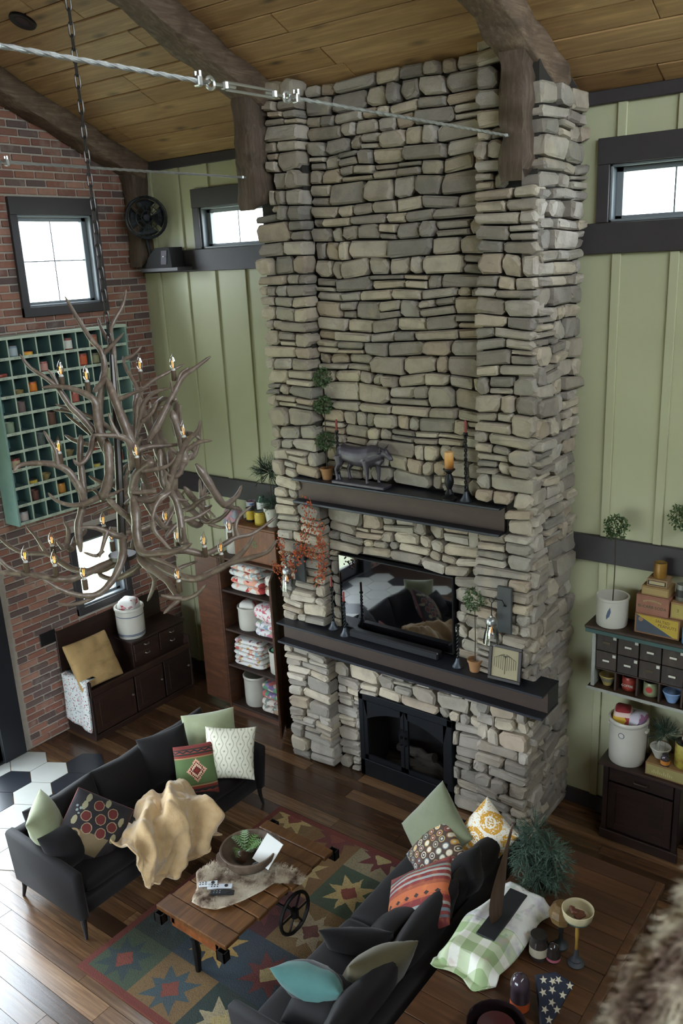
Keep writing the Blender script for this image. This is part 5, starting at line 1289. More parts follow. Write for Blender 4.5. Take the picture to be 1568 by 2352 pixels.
def pine_spray(mb, c, r, n, seed, ln=.10, dn=9, down=.0):
    rr = random.Random(seed); c = Vector(c)
    for k in range(n):
        d = Vector((rr.gauss(0,1),rr.gauss(0,1),rr.gauss(.25,.8))).normalized(); p0 = c+d*r*.15; p1 = c+d*r*rr.uniform(.75,1.1)-Vector((0,0,down*rr.random()))
        mb.tube([p0,p1], [.0025,.001], 3, False)
        for j in range(dn):
            t = .25+.75*j/dn; q = p0+(p1-p0)*t; dd = (d+Vector((rr.gauss(0,.6),rr.gauss(0,.6),rr.gauss(0,.6)))).normalized(); s = dd.cross(d); s = (s.normalized() if s.length > .01 else Vector((1,0,0)))*.0022
            e_ = q+dd*ln*rr.uniform(.35,.7); mb.add([q-s,q+s,e_], [(0,1,2)])
def topiary(label, base, balls, stem_top, pot=None, kind='box', seed=1, name='topiary'):
    """balls: (z, r, n); pot: (R, H, material)"""
    e = thing(name, label, 'plant', base); z0 = 0
    if pot:
        R, H, pm = pot; z0 = H*.85
        MB().lathe([(0,0),(R*.72,0),(R*.95,H*.78),(R*1.08,H*.79),(R*1.12,H*.99),(R*1.02,H),(R*.96,H*.86),(0,H*.84)], 22).build('pot', pm, e, world=False, angle=50)
    MB().tube([(0,0,z0*.9),(.004,.003,stem_top*.5),(0,0,stem_top)], [.0045,.004,.003], 6).build('stem', M_stem, e, world=False)
    for i, (z, r, n) in enumerate(balls):
        mb = MB()
        if kind == 'box': leaf_ball(mb, (0,0,z), r, n, seed+i); o = mb.build('leaf_ball', M_box_leaf, e, world=False, smooth=False, fix=False)
        else: pine_spray(mb, (0,0,z), r, n, seed+i, r*.55); o = mb.build('needle_spray', M_needle if i % 2 else M_needleb, e, world=False, smooth=False, fix=False)
        o['kind'] = 'stuff'
    return e
topiary('spiky pine topiary in a ribbed white pot on the chest', (1.83,-.30,zc), [(.24,.13,70),(.54,.19,110)], .55, (.078,.19,M_crock), 'pine', 5)
# ------------------------------------------------------------------ wall shelf with drawers on the right
M_shf = wood('grey_worn_drawer_wood', ['3d342c','4a3f35','342c27','443a30'], .65, (10,3,3), .4, True, dark='1f1813')
M_shw = wood('brown_shelf_wood', ['44301f','3a281a'], .6, (10,3,3), .3, True, dark='1f140d')
M_dteal = plain('dark_teal_edge','2f4a46',.6,var=.25,scale=15); M_ltrim = plain('worn_white_edge','8f9088',.7,var=.25,scale=18)
SX0, SX1, SYF = 5.055, 6.35, -.27
ws = thing('drawer_shelf', 'hanging wall shelf of small grey drawers over cubbyholes', 'shelf', ((SX0+SX1)/2,-.15,1.285))
MB().box((SX0-.05,SYF-.05,1.80),(SX1,-.042,1.826),.005).build('top_board', M_shw, ws)
MB().box((SX0-.045,SYF-.045,1.765),(SX1,SYF-.02,1.80),.004).build('cornice', M_dteal, ws)
MB().box((SX0-.02,SYF-.03,1.285),(SX1,-.042,1.305),.003).build('bottom_board', M_shw, ws); MB().box((SX0-.02,SYF-.036,1.283),(SX1,SYF-.03,1.307)).build('front_edge', M_ltrim, ws)
MB().box((SX0,SYF-.012,1.305),(SX0+.028,-.042,1.80),.003).build('side_panel', M_ltrim, ws)
MB().box((SX0,-.058,1.305),(SX1,-.042,1.80)).build('back_panel', M_shw, ws)
DW = .1655; M_tag = plain('paper_tag','c3c1b4',.7); M_hold = plain('brass_pull','4a4030',.45,.6)
MB().box((SX0+.028,SYF+.005,1.452),(SX1,-.058,1.462)).build('rail', M_shw, ws)
for c_ in range(7):
    x = SX0+.030+c_*DW
    MB().box((x+DW-.012,SYF,1.305),(x+DW+.002,-.058,1.452)).build('divider', M_shw, ws)
    for r_, z in enumerate((1.464,1.614)):
        d = MB().box((x+.004,SYF-.002,z+.003),(x+DW-.004,-.08,z+.147),.003).build('drawer', M_shf, ws)
        MB().box((x+DW/2-.030,SYF-.006,z+.065),(x+DW/2+.030,SYF-.002,z+.087),.001).build('label_frame', M_hold, d)
        if (c_*3+r_) % 5 != 1: MB().box((x+DW/2-.025,SYF-.0075,z+.068),(x+DW/2+.025,SYF-.006,z+.083)).build('label_card', M_tag, d, smooth=False)
        if (c_+r_) % 4 != 3: MB().box((x+DW-.034,SYF-.004,z+.112),(x+DW-.010,SYF-.002,z+.136)).build('number_tag', M_tag, d, smooth=False)
zq = 1.3065
def cubx(k): return SX0+.030+(k+.5)*DW-.006
bowl('yellow and grey banded bowl in the first cubbyhole', (cubx(0),-.20,zq), .060,.085, plain('yellowware','9a8850',.4,var=.2,scale=20), plain('grey_band','6d6a5c',.4), 'mixing_bowl', 'goods in the cubbyholes')
t_ = tin('red coffee tin in the second cubbyhole', (cubx(1),-.18,zq), .055,.115, '7a2a1e', '8a3324', '5a2018', group='goods in the cubbyholes')
text_mesh('lettering', 'COFFEE', .026, frame((cubx(1),-.2365,zq+.045), (0,-1,0), (0,0,1)), M_tag, t_)
t_ = tin('pale green tin with a red disc in the third cubbyhole', (cubx(2),-.18,zq), .056,.112, '7d8060', '868a68', '6a6a50', group='goods in the cubbyholes')
mb = MB(); mb.xf = frame((cubx(2),-.2375,zq+.058), (0,-1,0), (0,0,1)); mb.lathe([(0,0),(.024,0),(.024,.001),(0,.001)], 18); mb.build('red_disc', plain('red_print','a03028',.6), t_)
bowl('pale blue ribbed bowl in the fourth cubbyhole', (cubx(3),-.21,zq), .064,.088, plain('blue_glaze','7d9ac0',.35), None, 'mixing_bowl', 'goods in the cubbyholes')

# ------------------------------------------------------------------ goods on top of the shelf
zs_ = 1.8265
p = P2(1420,1416,zs_); ck = crock('stoneware crock with a leaf mark on the drawer shelf', (p.x,-.20,zs_), .118,.235)
mb = MB(); mb.xf = frame((p.x+.012,-.20-.1195,zs_+.125), (.1,-1,0), (.15,0,1)); mb.prism([(-.006,-.05),(.012,-.02),(.016,.02),(.004,.055),(-.008,.02),(-.012,-.02)], 0, .0012); mb.build('leaf_mark', M_cob, ck)
topiary('boxwood ball topiary rising from the leaf-marked crock', (p.x,-.20,zs_+.12), [(.655,.085,420)], .60, None, 'box', 11)
def crate(label, x, y, z, w, d, h, base, panel=None, cat='box', name='wooden_crate', rz=0):
    e = thing(name, label, cat, (x,y,z), rz, 'old advertising crates'); wm = plain('crate_'+base, base, .7, var=.25, scale=14); t = .010
    for nm, a, b in (('bottom',(-w/2,-d/2,0),(w/2,d/2,t)),('front',(-w/2,-d/2,t),(w/2,-d/2+t,h-t)),('back',(-w/2,d/2-t,t),(w/2,d/2,h-t)),('end',(-w/2,-d/2+t,t),(-w/2+t,d/2-t,h-t)),('end',(w/2-t,-d/2+t,t),(w/2,d/2-t,h-t)),('lid',(-w/2,-d/2,h-t),(w/2,d/2,h))):
        MB().box(a, b, .0015).build(nm, wm, e, world=False)
    if panel: MB().box((-w/2+.008,-d/2-.0012,.010),(w/2-.008,-d/2,h-.012)).build('printed_label', plain('print_'+panel,panel,.7,var=.15,scale=30), e, world=False)
    return e
def crate_text(e, s, size, dx, dz, d, col, rot=0):
    o = text_mesh('lettering', s, size, PM[e.name] @ frame((dx,-d/2-.0013,dz),(0,-1,0),(0,0,1),rot), plain('ink_'+col,col,.7), e, .0004)
xc = at(1507,1440,'y',-.26).x; dP = .20
e = crate('long crate with blue and yellow salted peanuts label', xc, -.155, zs_, .325, dP, .155, '7d5a3c')
yb_ = -dP/2
mb = MB().add([(-.150,yb_-.0012,.146),(-.150,yb_-.0012,.012),(.120,yb_-.0012,.012)],[(0,1,2)]); mb.build('label_blue', plain('label_blue','3d4550',.7,var=.15,scale=30), e, world=False, smooth=False)
mb = MB().add([(-.150,yb_-.0012,.146),(.120,yb_-.0012,.012),(.152,yb_-.0012,.012),(.152,yb_-.0012,.146)],[(0,1,2,3)]); mb.build('label_yellow', plain('label_yellow','a89030',.7,var=.15,scale=30), e, world=False, smooth=False)
crate_text(e, 'SALTED', .030, .04, .118, dP, '5a3a1c', -.05); crate_text(e, 'PEANUTS', .032, .075, .085, dP, '5a3a1c', -.05)
mb = MB(); mb.xf = frame((-.118,yb_-.0013,.112),(0,-1,0),(0,0,1)); mb.lathe([(0,0),(.018,0),(.018,.0005),(0,.0005)], 14); mb.build('round_mark', plain('tan_print','8a6a50',.7), e, world=False)
z2 = zs_+.1555; e = crate('pinkish soda crate stacked on the peanuts crate', xc-.045, -.155, z2, .235, .18, .145, '8a5d4a')
crate_text(e, 'BI-CARB SODA', .031, 0, .058, .18, '3f4a34')
mb = MB()
for k in range(13):
    a = (k-6)/6*.62; mb.box((.105*sin(a)-.004,-.0912,.048+.062*cos(a)-.007+.003*(k%2)),(.105*sin(a)+.003,-.0905,.048+.062*cos(a)+.007))
mb.build('faded_print', plain('ink_tan','9a8a5e',.7), e, world=False, smooth=False)
z3 = z2+.1455; e = crate('flat cigar box on the soda crate', xc-.035, -.15, z3, .195, .16, .068, '8a7048', '9a8455'); z4 = z3+.0685
e = crate('smallest box with black framed label on top of the stack', xc-.03, -.15, z4, .145, .13, .056, '8a7050', '2a2622')
MB().box((-.055,-.0664,.016),(.055,-.0662,.040)).build('label_centre', plain('cream_print','a89a78',.7), e, world=False)
tin('gold embossed tin at the top of the crate stack', (xc-.03,-.15,z4+.0565), .046,.115, '8a6428', None, '9a7a3c')
e = crate('small yellow labelled box beside the soda crate', xc+.135, -.155, z2, .105, .15, .125, '8a6a48', '9a8a4a'); crate_text(e, '3', .035, 0, .065, .15, '5a4a2c')
tin('silver tin with dark label on the yellow box', (xc+.135,-.155,z2+.1255), .042,.125, '6a6a62', '2e2e2c', '9a9a90', labz=(.25,.7))
p2 = at(1572,1187,'y',-.12); topiary('boxwood ball topiary cut by the right edge of the photo', (xc+.203,-.10,zs_), [(p2.z-zs_,.092,420)], p2.z-zs_-.05, (.036,.10,M_terra), 'box', 12).rotation_euler = (0,-.125,0)
tin('sky blue tin at the right edge of the shelf', (xc+.232,-.25,zs_), .05,.12, '5a8ab0', None, '5a8ab0')

# ------------------------------------------------------------------ base cupboard and what stands on it
bc = thing('base_cupboard', 'small dark wooden cupboard under the drawer shelf', 'cupboard', (5.5,-.18,0)); M_bc = wood('almost_black_cupboard', ['2c1a14','33201a','261612'], .45, (3,3,14), .3, True, dark='110a08')
bx0, bx1, byf, bh_ = 5.205, 5.80, -.325, .70
for x in (bx0, bx1-.045):
    for y in (byf, -.075): MB().box((x,y,0),(x+.045,y+.035,bh_-.02),.004).build('corner_post', M_bc, bc)
MB().box((bx0+.01,byf+.02,.10),(bx0+.025,-.05,bh_-.02)).build('side_panel', M_bc, bc); MB().box((bx1-.025,byf+.02,.10),(bx1-.01,-.05,bh_-.02)).build('side_panel', M_bc, bc)
MB().box((bx0+.02,-.06,.10),(bx1-.02,-.045,bh_-.02)).build('back_panel', M_bc, bc); MB().box((bx0+.02,byf+.02,.08),(bx1-.02,-.05,.10)).build('bottom_board', M_bc, bc)
MB().box((bx0-.035,byf-.04,bh_-.02),(bx1+.035,-.042,bh_+.006),.006).build('top_board', M_bc, bc)
d = MB().box((bx0+.05,byf-.004,.545),(bx1-.05,byf+.02,.66),.004).build('drawer', M_bc, bc); MB().tube([(5.45,byf-.004,.605),(5.46,byf-.024,.60),(5.55,byf-.024,.60),(5.56,byf-.004,.605)], .007, 6).build('pull', M_shw, d)
d = MB().box((bx0+.05,byf,.11),(bx1-.05,byf+.02,.525),.003).build('door', M_bc, bc)
MB().box((bx0+.05,byf-.008,.11),(bx0+.11,byf,.525),.003).box((bx1-.11,byf-.008,.11),(bx1-.05,byf,.525),.003).box((bx0+.11,byf-.008,.46),(bx1-.11,byf,.525),.003).box((bx0+.11,byf-.008,.11),(bx1-.11,byf,.175),.003).build('door_frame', M_bc, d)
MB().box((bx0-.01,byf-.012,.0),(bx1+.01,byf+.02,.085),.006).build('base_moulding', M_bc, bc)
zb = bh_+.0065
ck = crock('large white crock with ear handles on the base cupboard', (5.345,-.205,zb), .142,.375, (), True)
mb = MB(); mb.xf = frame((5.345-.005,-.205-.1425,zb+.27), (-.02,-1,0), (0,0,1)); mb.tube([(.022*cos(a),.022*sin(a),0) for a in [2*pi*k/20 for k in range(20)]], .0022, 5, closed=True); mb.build('ring_mark', M_cob, ck)
m = Mat('yellow_red_quilt', .9); X, Y, Z = m.xyz(); saw = (Z/.03).pp(1)*.018
c = m.mix((X*-1+.02).lt(saw-.01), 'b8952f', '8d2a2e'); c = m.mix(Z.gt(.205), c, m.mix(Z.gt(.236), 'c9b0a8', '8d2a2e')); c = m.mix((X+.04).abs().lt(.03)*Z.lt(.09), c, 'c9b98a'); m.color(c); M_yrq = m.m
quilt('yellow and red zigzag quilt standing in the large crock', (5.30,-.20,zb+.19), .15,.20,.25, M_yrq, .25, 1, 1, None); quilt('violet and white quilt roll in the large crock', (5.415,-.20,zb+.19), .11,.18,.235, quilt_mat('violet_white_quilt','b9b5c0',['5a5270','8a7a9a','b9b5c0','9a6a8a'],14,.42), -.2, 1, 2, None)
e = crate('low flat crate with a yellow fruit label on the base cupboard', 5.70, -.22, zb, .34, .22, .105, '7d5f38', '8d8250')
mb = MB()
for k in range(11): h = (.016,.03,.018,.034,.02)[k % 5]; mb.box((-.12+k*.0145,-.1118,.028),(-.12+k*.0145+.006,-.111,.028+h))
mb.build('faded_print', plain('ink_straw','b3a878',.7), e, world=False, smooth=False)
zc2 = zb+.1055
bowl('white enamel bowl on the low crate', (5.60,-.21,zc2), .072,.092, plain('enamel','b5b3a6',.3), None, 'enamel_bowl')
j = thing('small_jar', 'small dark glass jar with orange label on the low crate', 'jar', (5.665,-.298,zc2)); MB().lathe([(0,0),(.032,0),(.034,.06),(.024,.075),(.024,.09),(0,.09)], 16).build('glass_body', plain('smoky_glass','3a3438',.12), j, world=False); MB().lathe([(.0345,.012),(.0345,.045)], 16, cap=False).build('label', plain('orange_label','b8762a',.6), j, world=False)
fr = thing('wire_basket', 'small wire frame standing in the enamel bowl', 'basket', (5.61,-.20,zc2+.05)); MB().tube([(-.02,0,0),(-.02,0,.075),(.02,0,.075),(.02,0,0)], .003, 5).tube([(-.02,0,.045),(.02,0,.045)], .003, 5).build('frame', M_galv, fr, world=False)
m = Mat('tin_8a7d2c', .5, .1); m.color(m.mix((m.noise(22,4)-.45).max(0)*4, '948832', '6a3f1c')); MATS['tin_8a7d2c'] = m.m
tin('large rusty yellow tin on the low crate', (5.79,-.22,zc2), .08,.20, '8a7d2c', None, '2a2a2c'); tin('dark red coffee jar on the large yellow tin', (5.80,-.22,zc2+.2005), .045,.10, '4a1a1c', 'a8a088', '5a2024', labz=(.2,.5))
mb = MB(); g = thing('greenery_sprig', 'dark feathery greenery behind the enamel bowl', 'plant', (5.585,-.10,zc2)); pine_spray(mb, (5.60,-.10,zc2+.14), .13, 60, 9, .09); o = mb.build('needle_spray', M_needle, g, fix=False, smooth=False); o['kind'] = 'stuff'; MB().lathe([(0,0),(.03,0),(.035,.06),(0,.06)], 12).build('pot', M_terra, g, world=False)
# ------------------------------------------------------------------ mantel goods
M_wrought = plain('black_wrought_iron','191a1c',.45,.6); M_redc = plain('red_taper_wax','7a2a24',.5); M_zinc = plain('dull_zinc_base','3f444a',.45,.6)
def twist_stick(label, base, H, candle=True, group='twisted candlesticks'):
    e = thing('twisted_candlestick', label, 'candlestick', base, 0, group)
    MB().lathe([(0,0),(.045,0),(.046,.006),(.034,.022),(.022,.045),(.015,.07),(.012,.075),(0,.076)], 18).build('base', M_zinc, e, world=False)
    mb = MB(); n = int(H/.010)
    for ph in (0, pi): mb.tube([(.0075*cos(k*.75+ph),.0075*sin(k*.75+ph),.07+(H-.09)*k/n) for k in range(n+1)], .0062, 6)
    mb.build('twisted_shaft', M_wrought, e, world=False, fix=False)
    MB().lathe([(.006,H-.022),(.017,H-.012),(.017,H),(.011,H+.002),(0,H+.002)], 14).build('cup', M_wrought, e, world=False)
    if candle: MB().lathe([(.0095,H),(.0095,H+.085),(.006,H+.092),(0,H+.093)], 10).build('taper_candle', M_redc, e, world=False)
    return e
ZU, ZL = 2.8205, 1.4505
topiary('triple boxwood topiary in a clay pot on the upper mantel', at(761,1097,'z',ZU)[:2]+(ZU,) if False else (at(761,1097,'z',ZU).x,-.715,ZU), [(.33,.072,330),(.63,.072,330),(.86,.072,330)], .86, (.055,.10,M_terra), 'box', 21)
twist_stick('twisted iron candlestick with red taper left of the bull figure', (at(793,1103,'z',ZU).x,-.765,ZU), .44)
twist_stick('taller twisted candlestick with red taper at the right of the upper mantel', (at(1085,1143,'z',ZU).x,-.765,ZU), .52)
pc_ = thing('pillar_candlestick', 'turned black candlestick holding an amber pillar candle', 'candlestick', (at(1053,1136,'z',ZU).x,-.775,ZU))
MB().lathe([(0,0),(.058,0),(.06,.012),(.045,.022),(.03,.03),(.036,.045),(.026,.06),(.018,.08),(.026,.10),(.036,.13),(.034,.16),(.02,.19),(.018,.20),(.03,.215),(.046,.228),(.046,.236),(0,.236)], 22).build('turned_stem', M_wrought, pc_, world=False)
m = Mat('amber_pillar_wax', .45); X,Y,Z = m.xyz(); m.color(m.ramp((Z-.236)/.13+(m.noise(18,3)-.5)*.5, ['5a3316','a06a26','c9924a','cfa468'])); m.set(Subsurface_Weight=.0); MB().lathe([(.034,.236),(.035,.24),(.035,.36),(.031,.366),(.0,.36)], 18).build('pillar_candle', m.m, pc_, world=False)
# bull figure: one continuous body
m = Mat('dark_bronze_bull', .38, .35); m.color(m.ramp(m.noise(12,4), ['2e2a30','454049','3a3438'])); m.bump(m.noise(30,4), .3, .006); M_bull = m.m
xa = at(870,1100,'z',ZU).x; bl = thing('bull_figure', 'dark bronze bull figure standing on a plinth', 'figurine', (xa,-.755,ZU)); bl.scale = (1.08,1.0,1.12)
MB().box((-.25,-.062,0),(.235,.062,.026),.006).build('plinth', M_bull, bl, world=False)
mb = MB()
def ell(c, r, n=12):
    mb.lathe([(sin(pi*k/8),-cos(pi*k/8)) for k in range(9)], n); k0 = len(mb.v)-9*n
    mb.v[k0:] = [(c[0]+p[0]*r[0], c[1]+p[1]*r[1], c[2]+p[2]*r[2]) for p in mb.v[k0:]]
# trunk rings: x, centre height, half width, half height
rings = [(-.215,.235,.012,.015),(-.205,.236,.035,.045),(-.17,.232,.052,.066),(-.11,.222,.055,.068),(-.04,.215,.060,.075),(.03,.218,.060,.078),(.09,.230,.058,.080),(.13,.242,.048,.070),(.165,.250,.038,.054),(.20,.254,.032,.042)]
vs = []; nn = 14
for x, z, a, b in rings:
    for k in range(nn): t = 2*pi*k/nn; vs.append((x, a*cos(t), z+b*sin(t)))
mb.add(vs, [tuple(range(nn))[::-1]]+[tuple((len(rings)-1)*nn+k for k in range(nn))]+[(i*nn+k,i*nn+(k+1)%nn,(i+1)*nn+(k+1)%nn,(i+1)*nn+k) for i in range(len(rings)-1) for k in range(nn)])
ell((.215,0,.262),(.036,.030,.034)); mb.tube([(.21,0,.265),(.245,0,.245),(.272,0,.225)], [.030,.024,.018], 10); ell((.275,0,.222),(.014,.017,.013))
for s in (-1,1):
    mb.tube([(.205,s*.022,.285),(.205,s*.05,.295),(.215,s*.062,.318)], [.010,.008,.003], 7)       # horns
    mb.tube([(.195,s*.028,.275),(.185,s*.055,.268),(.182,s*.066,.262)], [.009,.011,.004], 6)       # ears
    fx = .10+.03*s; mb.tube([(fx-.01,s*.034,.20),(fx,s*.036,.14),(fx+.005,s*.035,.088),(fx,s*.035,.045),(fx+.006,s*.035,.028)], [.034,.022,.014,.011,.016], 9)
    hx_ = -.165+.035*s; mb.tube([(hx_+.01,s*.034,.215),(hx_+.022,s*.038,.155),(hx_-.018,s*.036,.105),(hx_-.010,s*.036,.060),(hx_-.004,s*.036,.028)], [.045,.030,.015,.012,.016], 9)
mb.tube([(.12,0,.20),(.17,0,.185),(.20,0,.215)], [.03,.022,.016], 8)                              # dewlap
mb.tube([(-.212,0,.262),(-.232,0,.235),(-.235,.004,.16),(-.232,.006,.105),(-.232,.006,.08)], [.012,.008,.006,.010,.003], 7)   # tail
o = mb.build('bull_body', M_bull, bl, world=False); r = o.modifiers.new('fuse','REMESH'); r.mode = 'VOXEL'; r.voxel_size = .0055; r.use_smooth_shade = True; s_ = o.modifiers.new('soft','SMOOTH'); s_.iterations = 4; s_.factor = .5
# lower mantel
twist_stick('left of two short twisted candlesticks beside the television', (at(757,1449,'z',ZL).x,-.74,ZL), .40)
twist_stick('right of two short twisted candlesticks beside the television', (at(787,1463,'z',ZL).x,-.80,ZL), .32)
twist_stick('twisted candlestick between soundbar and potted topiary', (at(1050,1532,'z',ZL).x,-.80,ZL), .36, False)
topiary('thin stemmed topiary in a clay pot at the right of the television', (at(1084,1545,'z',ZL).x,-.79,ZL), [(.60,.085,360)], .56, (.054,.10,M_terra), 'box', 31)
pf = thing('framed_print', 'black framed willow tree sampler leaning on the lower mantel', 'picture', (4.50,-.83,ZL)); F4 = frame((at(1160,1512,'y',-.82).x,-.822,ZL+.148), (.06,-1,.14), (0,0,1))
def XF(mb): mb.xf = F4; return mb
fw_, fh_ = .265, .285
XF(MB()).box((-fw_/2,-fh_/2,-.008),(fw_/2,-fh_/2+.026,.012),.003).box((-fw_/2,fh_/2-.026,-.008),(fw_/2,fh_/2,.012),.003).box((-fw_/2,-fh_/2+.026,-.008),(-fw_/2+.026,fh_/2-.026,.012),.003).box((fw_/2-.026,-fh_/2+.026,-.008),(fw_/2,fh_/2-.026,.012),.003).build('frame', plain('dark_frame_wood','1f1614',.5), pf)
XF(MB()).box((-fw_/2+.02,-fh_/2+.02,-.006),(fw_/2-.02,fh_/2-.02,.002)).build('linen', plain('tan_linen','8f866c',.9,var=.08,bump=.2,bscale=300), pf)
mb = XF(MB()); mb.tube([(0,-.085,.003),(.002,.0,.003),(0,.06,.003)], .0026, 5)
for k in range(1,6):
    for sg in (-1,1):
        x = sg*k*.017; tp = .075-.004*k*k*.2; mb.tube([(0,.02+.008*k,.003),(x*.5,tp,.003),(x,tp-.02,.003),(x*1.02,-.06+.012*k*.4,.003)], .0015, 4)
mb.build('stitched_willow', plain('grey_green_thread','4a4a3a',.9), pf, fix=False)
# jar sconces
def sconce(label, cx, cz, h, y0, jar_dx, glow):
    e = thing('wall_sconce', label, 'sconce', (cx,y0,cz), 0, 'jar sconces')
    MB().box((-.058,-.022,-h/2),(.058,.004,h/2),.003).build('plaque', plain('slate_plaque','3a3d3c',.7,var=.2,scale=14,bump=.3), e, world=False)
    jt = -h*.30; jx = jar_dx
    MB().tube([(.01,-.022,h*.10),(-.005,-.045,h*.24),(jx*.7,-.10,h*.30),(jx,-.125,h*.22),(jx,-.125,jt+.10)], .0035, 6).lathe([(0,0),(.012,.0),(.012,.006),(0,.008)], 10, (.01,-.025,h*.10)).build('arm', M_wrought, e, world=False)
    MB().tube([(jx+.018*cos(a),-.125,h*.30+.018*sin(a)) for a in [2*pi*k/16 for k in range(16)]], .0028, 5, closed=True).build('hook_ring', M_wrought, e, world=False)
    MB().lathe([(0,.10),(.010,.10),(.012,.085),(.030,.075),(.038,.06),(.038,.035),(.036,.034)], 18, (jx,-.125,jt)).build('cap', plain('galvanised_cap','9a9c9a',.4,.8), e, world=False)
    g = MB().lathe([(.037,.035),(.040,.0),(.050,-.03),(.057,-.07),(.062,-.115),(.063,-.12),(.060,-.12),(.055,-.07),(.048,-.03)], 22, (jx,-.125,jt), cap=False).build('jar_shade', M_clear, e, world=False)
    MB().lathe([(.009,.03),(.010,.0),(.020,-.02),(.023,-.04),(.016,-.062),(0,-.07)], 14, (jx,-.125,jt)).build('bulb', M_clear, e, world=False)
    mb = MB()
    for k in (-1,1): mb.tube([(jx+k*.004,-.125,jt+.0),(jx+k*.007,-.125,jt-.045)], .0012, 4)
    mb.build('filament', M_fil, e, world=False)
    return e
pR = at(1160,1400,'y',-.80); sconce('jar sconce on slate plaque right of the television', pR.x, pR.z, .37, -.80, -.05, 1)
pL = at(690,1292,'y',-.80); sconce('jar sconce on slate plaque left of the television', pL.x, pL.z, .34, -.80, -.06, 1)
# bittersweet garland round the left sconce
m = Mat('bittersweet_berry', .5); m.color(m.ramp(m.rnd(), ['8a3d22','a8552c','b3482e','97662e','7a2e20'])); M_berry = m.m
gd = thing('berry_garland', 'rusty orange berry garland trailing around the left sconce', 'garland', (pL.x,-.86,pL.z-.2)); rg = random.Random(8); mb = MB(); tw_ = MB()
paths = [[(640,1240),(655,1300),(650,1330),(672,1310),(690,1275),(700,1240),(720,1190)],[(690,1275),(720,1260),(735,1240),(732,1200)],[(700,1270),(735,1290),(738,1330)],[(640,1240),(660,1285),(690,1260),(705,1200),(712,1150)],[(628,1295),(650,1310),(668,1300)],[(735,1240),(745,1290),(728,1340)]]
for k, ph in enumerate(paths):
    cu = crom([at(x,y,'y',-.86-.02*(i % 3)) for i,(x,y) in enumerate(ph)], 6); tw_.tube(cu, .002, 4, False)
    for p in cu:
        for j in range(7):
            q = p+Vector((rg.gauss(0,.028),rg.gauss(0,.018)-.004,rg.gauss(0,.028))); s = rg.uniform(.006,.0125)
            mb.add([q+Vector(d)*s for d in ((1,0,0),(-1,0,0),(0,1,0),(0,-1,0),(0,0,1),(0,0,-1))], [(0,2,4),(2,1,4),(1,3,4),(3,0,4),(2,0,5),(1,2,5),(3,1,5),(0,3,5)])
mb.build('berries', M_berry, gd, fix=False)['kind'] = 'stuff'; tw_.build('vine', M_stem, gd, fix=False)
# ------------------------------------------------------------------ plank table behind the nearer sofa
M_lt = wood('long_table_planks', ['573822','64432a','4c3020','6b4a2e'], .38, (1.4,18,18), .4, True, dark='22150c')
TX0, TX1, TY0, TY1, TZ = 5.19, 6.03, -3.75, -1.47, .72
lt = thing('plank_table', 'long brown plank table behind the sofa', 'table', ((TX0+TX1)/2,(TY0+TY1)/2,0)); y = TY1; rl = random.Random(2)
while y > TY0+.05:
    wd = rl.choice((.13,.15,.17)); MB().box((TX0,max(TY0,y-wd)+.0015,TZ-.035),(TX1-.052,y-.0015,TZ-rl.uniform(0,.001)),.003).build('top_plank', M_lt, lt); y -= wd
MB().box((TX1-.050,TY0,TZ-.035),(TX1,TY1,TZ+.001),.003).build('edge_board', M_lt, lt)
for x in (TX0+.03, TX1-.09):
    for yy in (TY0+.03, TY1-.09): MB().box((x,yy,0),(x+.06,yy+.06,TZ-.035),.006).build('leg', M_lt, lt)
for yy in (TY0+.045, TY1-.07): MB().box((TX0+.05,yy,TZ-.13),(TX1-.05,yy+.025,TZ-.035)).build('apron', M_lt, lt)
for x in (TX0+.045, TX1-.07): MB().box((x,TY0+.05,TZ-.13),(x+.025,TY1-.05,TZ-.035)).build('apron', M_lt, lt)
zt2 = TZ+.0015
# dark crate, towel, slab and wooden blade
M_crt = wood('black_brown_crate', ['1d1511','241a14'], .8, (3,3,18), .6, True, dark='0d0907')
bx_ = thing('dark_crate', 'dark rough wooden crate under the plaid towel', 'crate', (5.38,-2.48,zt2)); X0,X1,Y0,Y1,ZH = 5.30,5.46,-2.76,-2.20, .095
for a, b, nm in (((X0,Y0,0),(X1,Y0+.014,ZH),'end_board'),((X0,Y1-.014,0),(X1,Y1,ZH),'end_board'),((X0,Y0+.014,0),(X0+.014,Y1-.014,ZH/2-.003),'side_board'),((X0,Y0+.014,ZH/2+.003),(X0+.014,Y1-.014,ZH),'side_board'),((X1-.014,Y0+.014,0),(X1,Y1-.014,ZH/2-.003),'side_board'),((X1-.014,Y0+.014,ZH/2+.003),(X1,Y1-.014,ZH),'side_board'),((X0,Y0,ZH),(X1,Y1,ZH+.012),'lid')):
    MB().box((a[0],a[1],a[2]+zt2),(b[0],b[1],b[2]+zt2),.003).build(nm, M_crt, bx_)
ztop_ = zt2+ZH+.012
m = Mat('plaid_printed_towel', .9); X, Y, Z = m.xyz(); pl = ((X/.13).fract().lt(.42))*.5+((Y/.13).fract().lt(.42))*.5
c = m.ramp(pl, [(0,'8fa377'),(.3,'b4bf9f'),(.75,'d6d6cc')], 'CONSTANT'); c = m.mix(Y.gt(.06), c, 'cfcfca'); c = m.mix((m.noise(9,3)-.50).max(0)*3.5*(Y.gt(-.06)), c, '9a8fa8'); c = m.mix((m.noise(13,3)-.6).max(0)*3, c, 'b58a8a'); c = m.mix((m.noise(17,2)-.58).max(0)*4*(Y.gt(-.02)), c, '7f9a7c'); m.color(c); m.bump(m.noise(200,2), .3, .002); M_plaid = m.m
tw = thing('plaid_towel', 'green and white plaid towel draped over the dark crate', 'towel', (5.36,-2.55,ztop_))
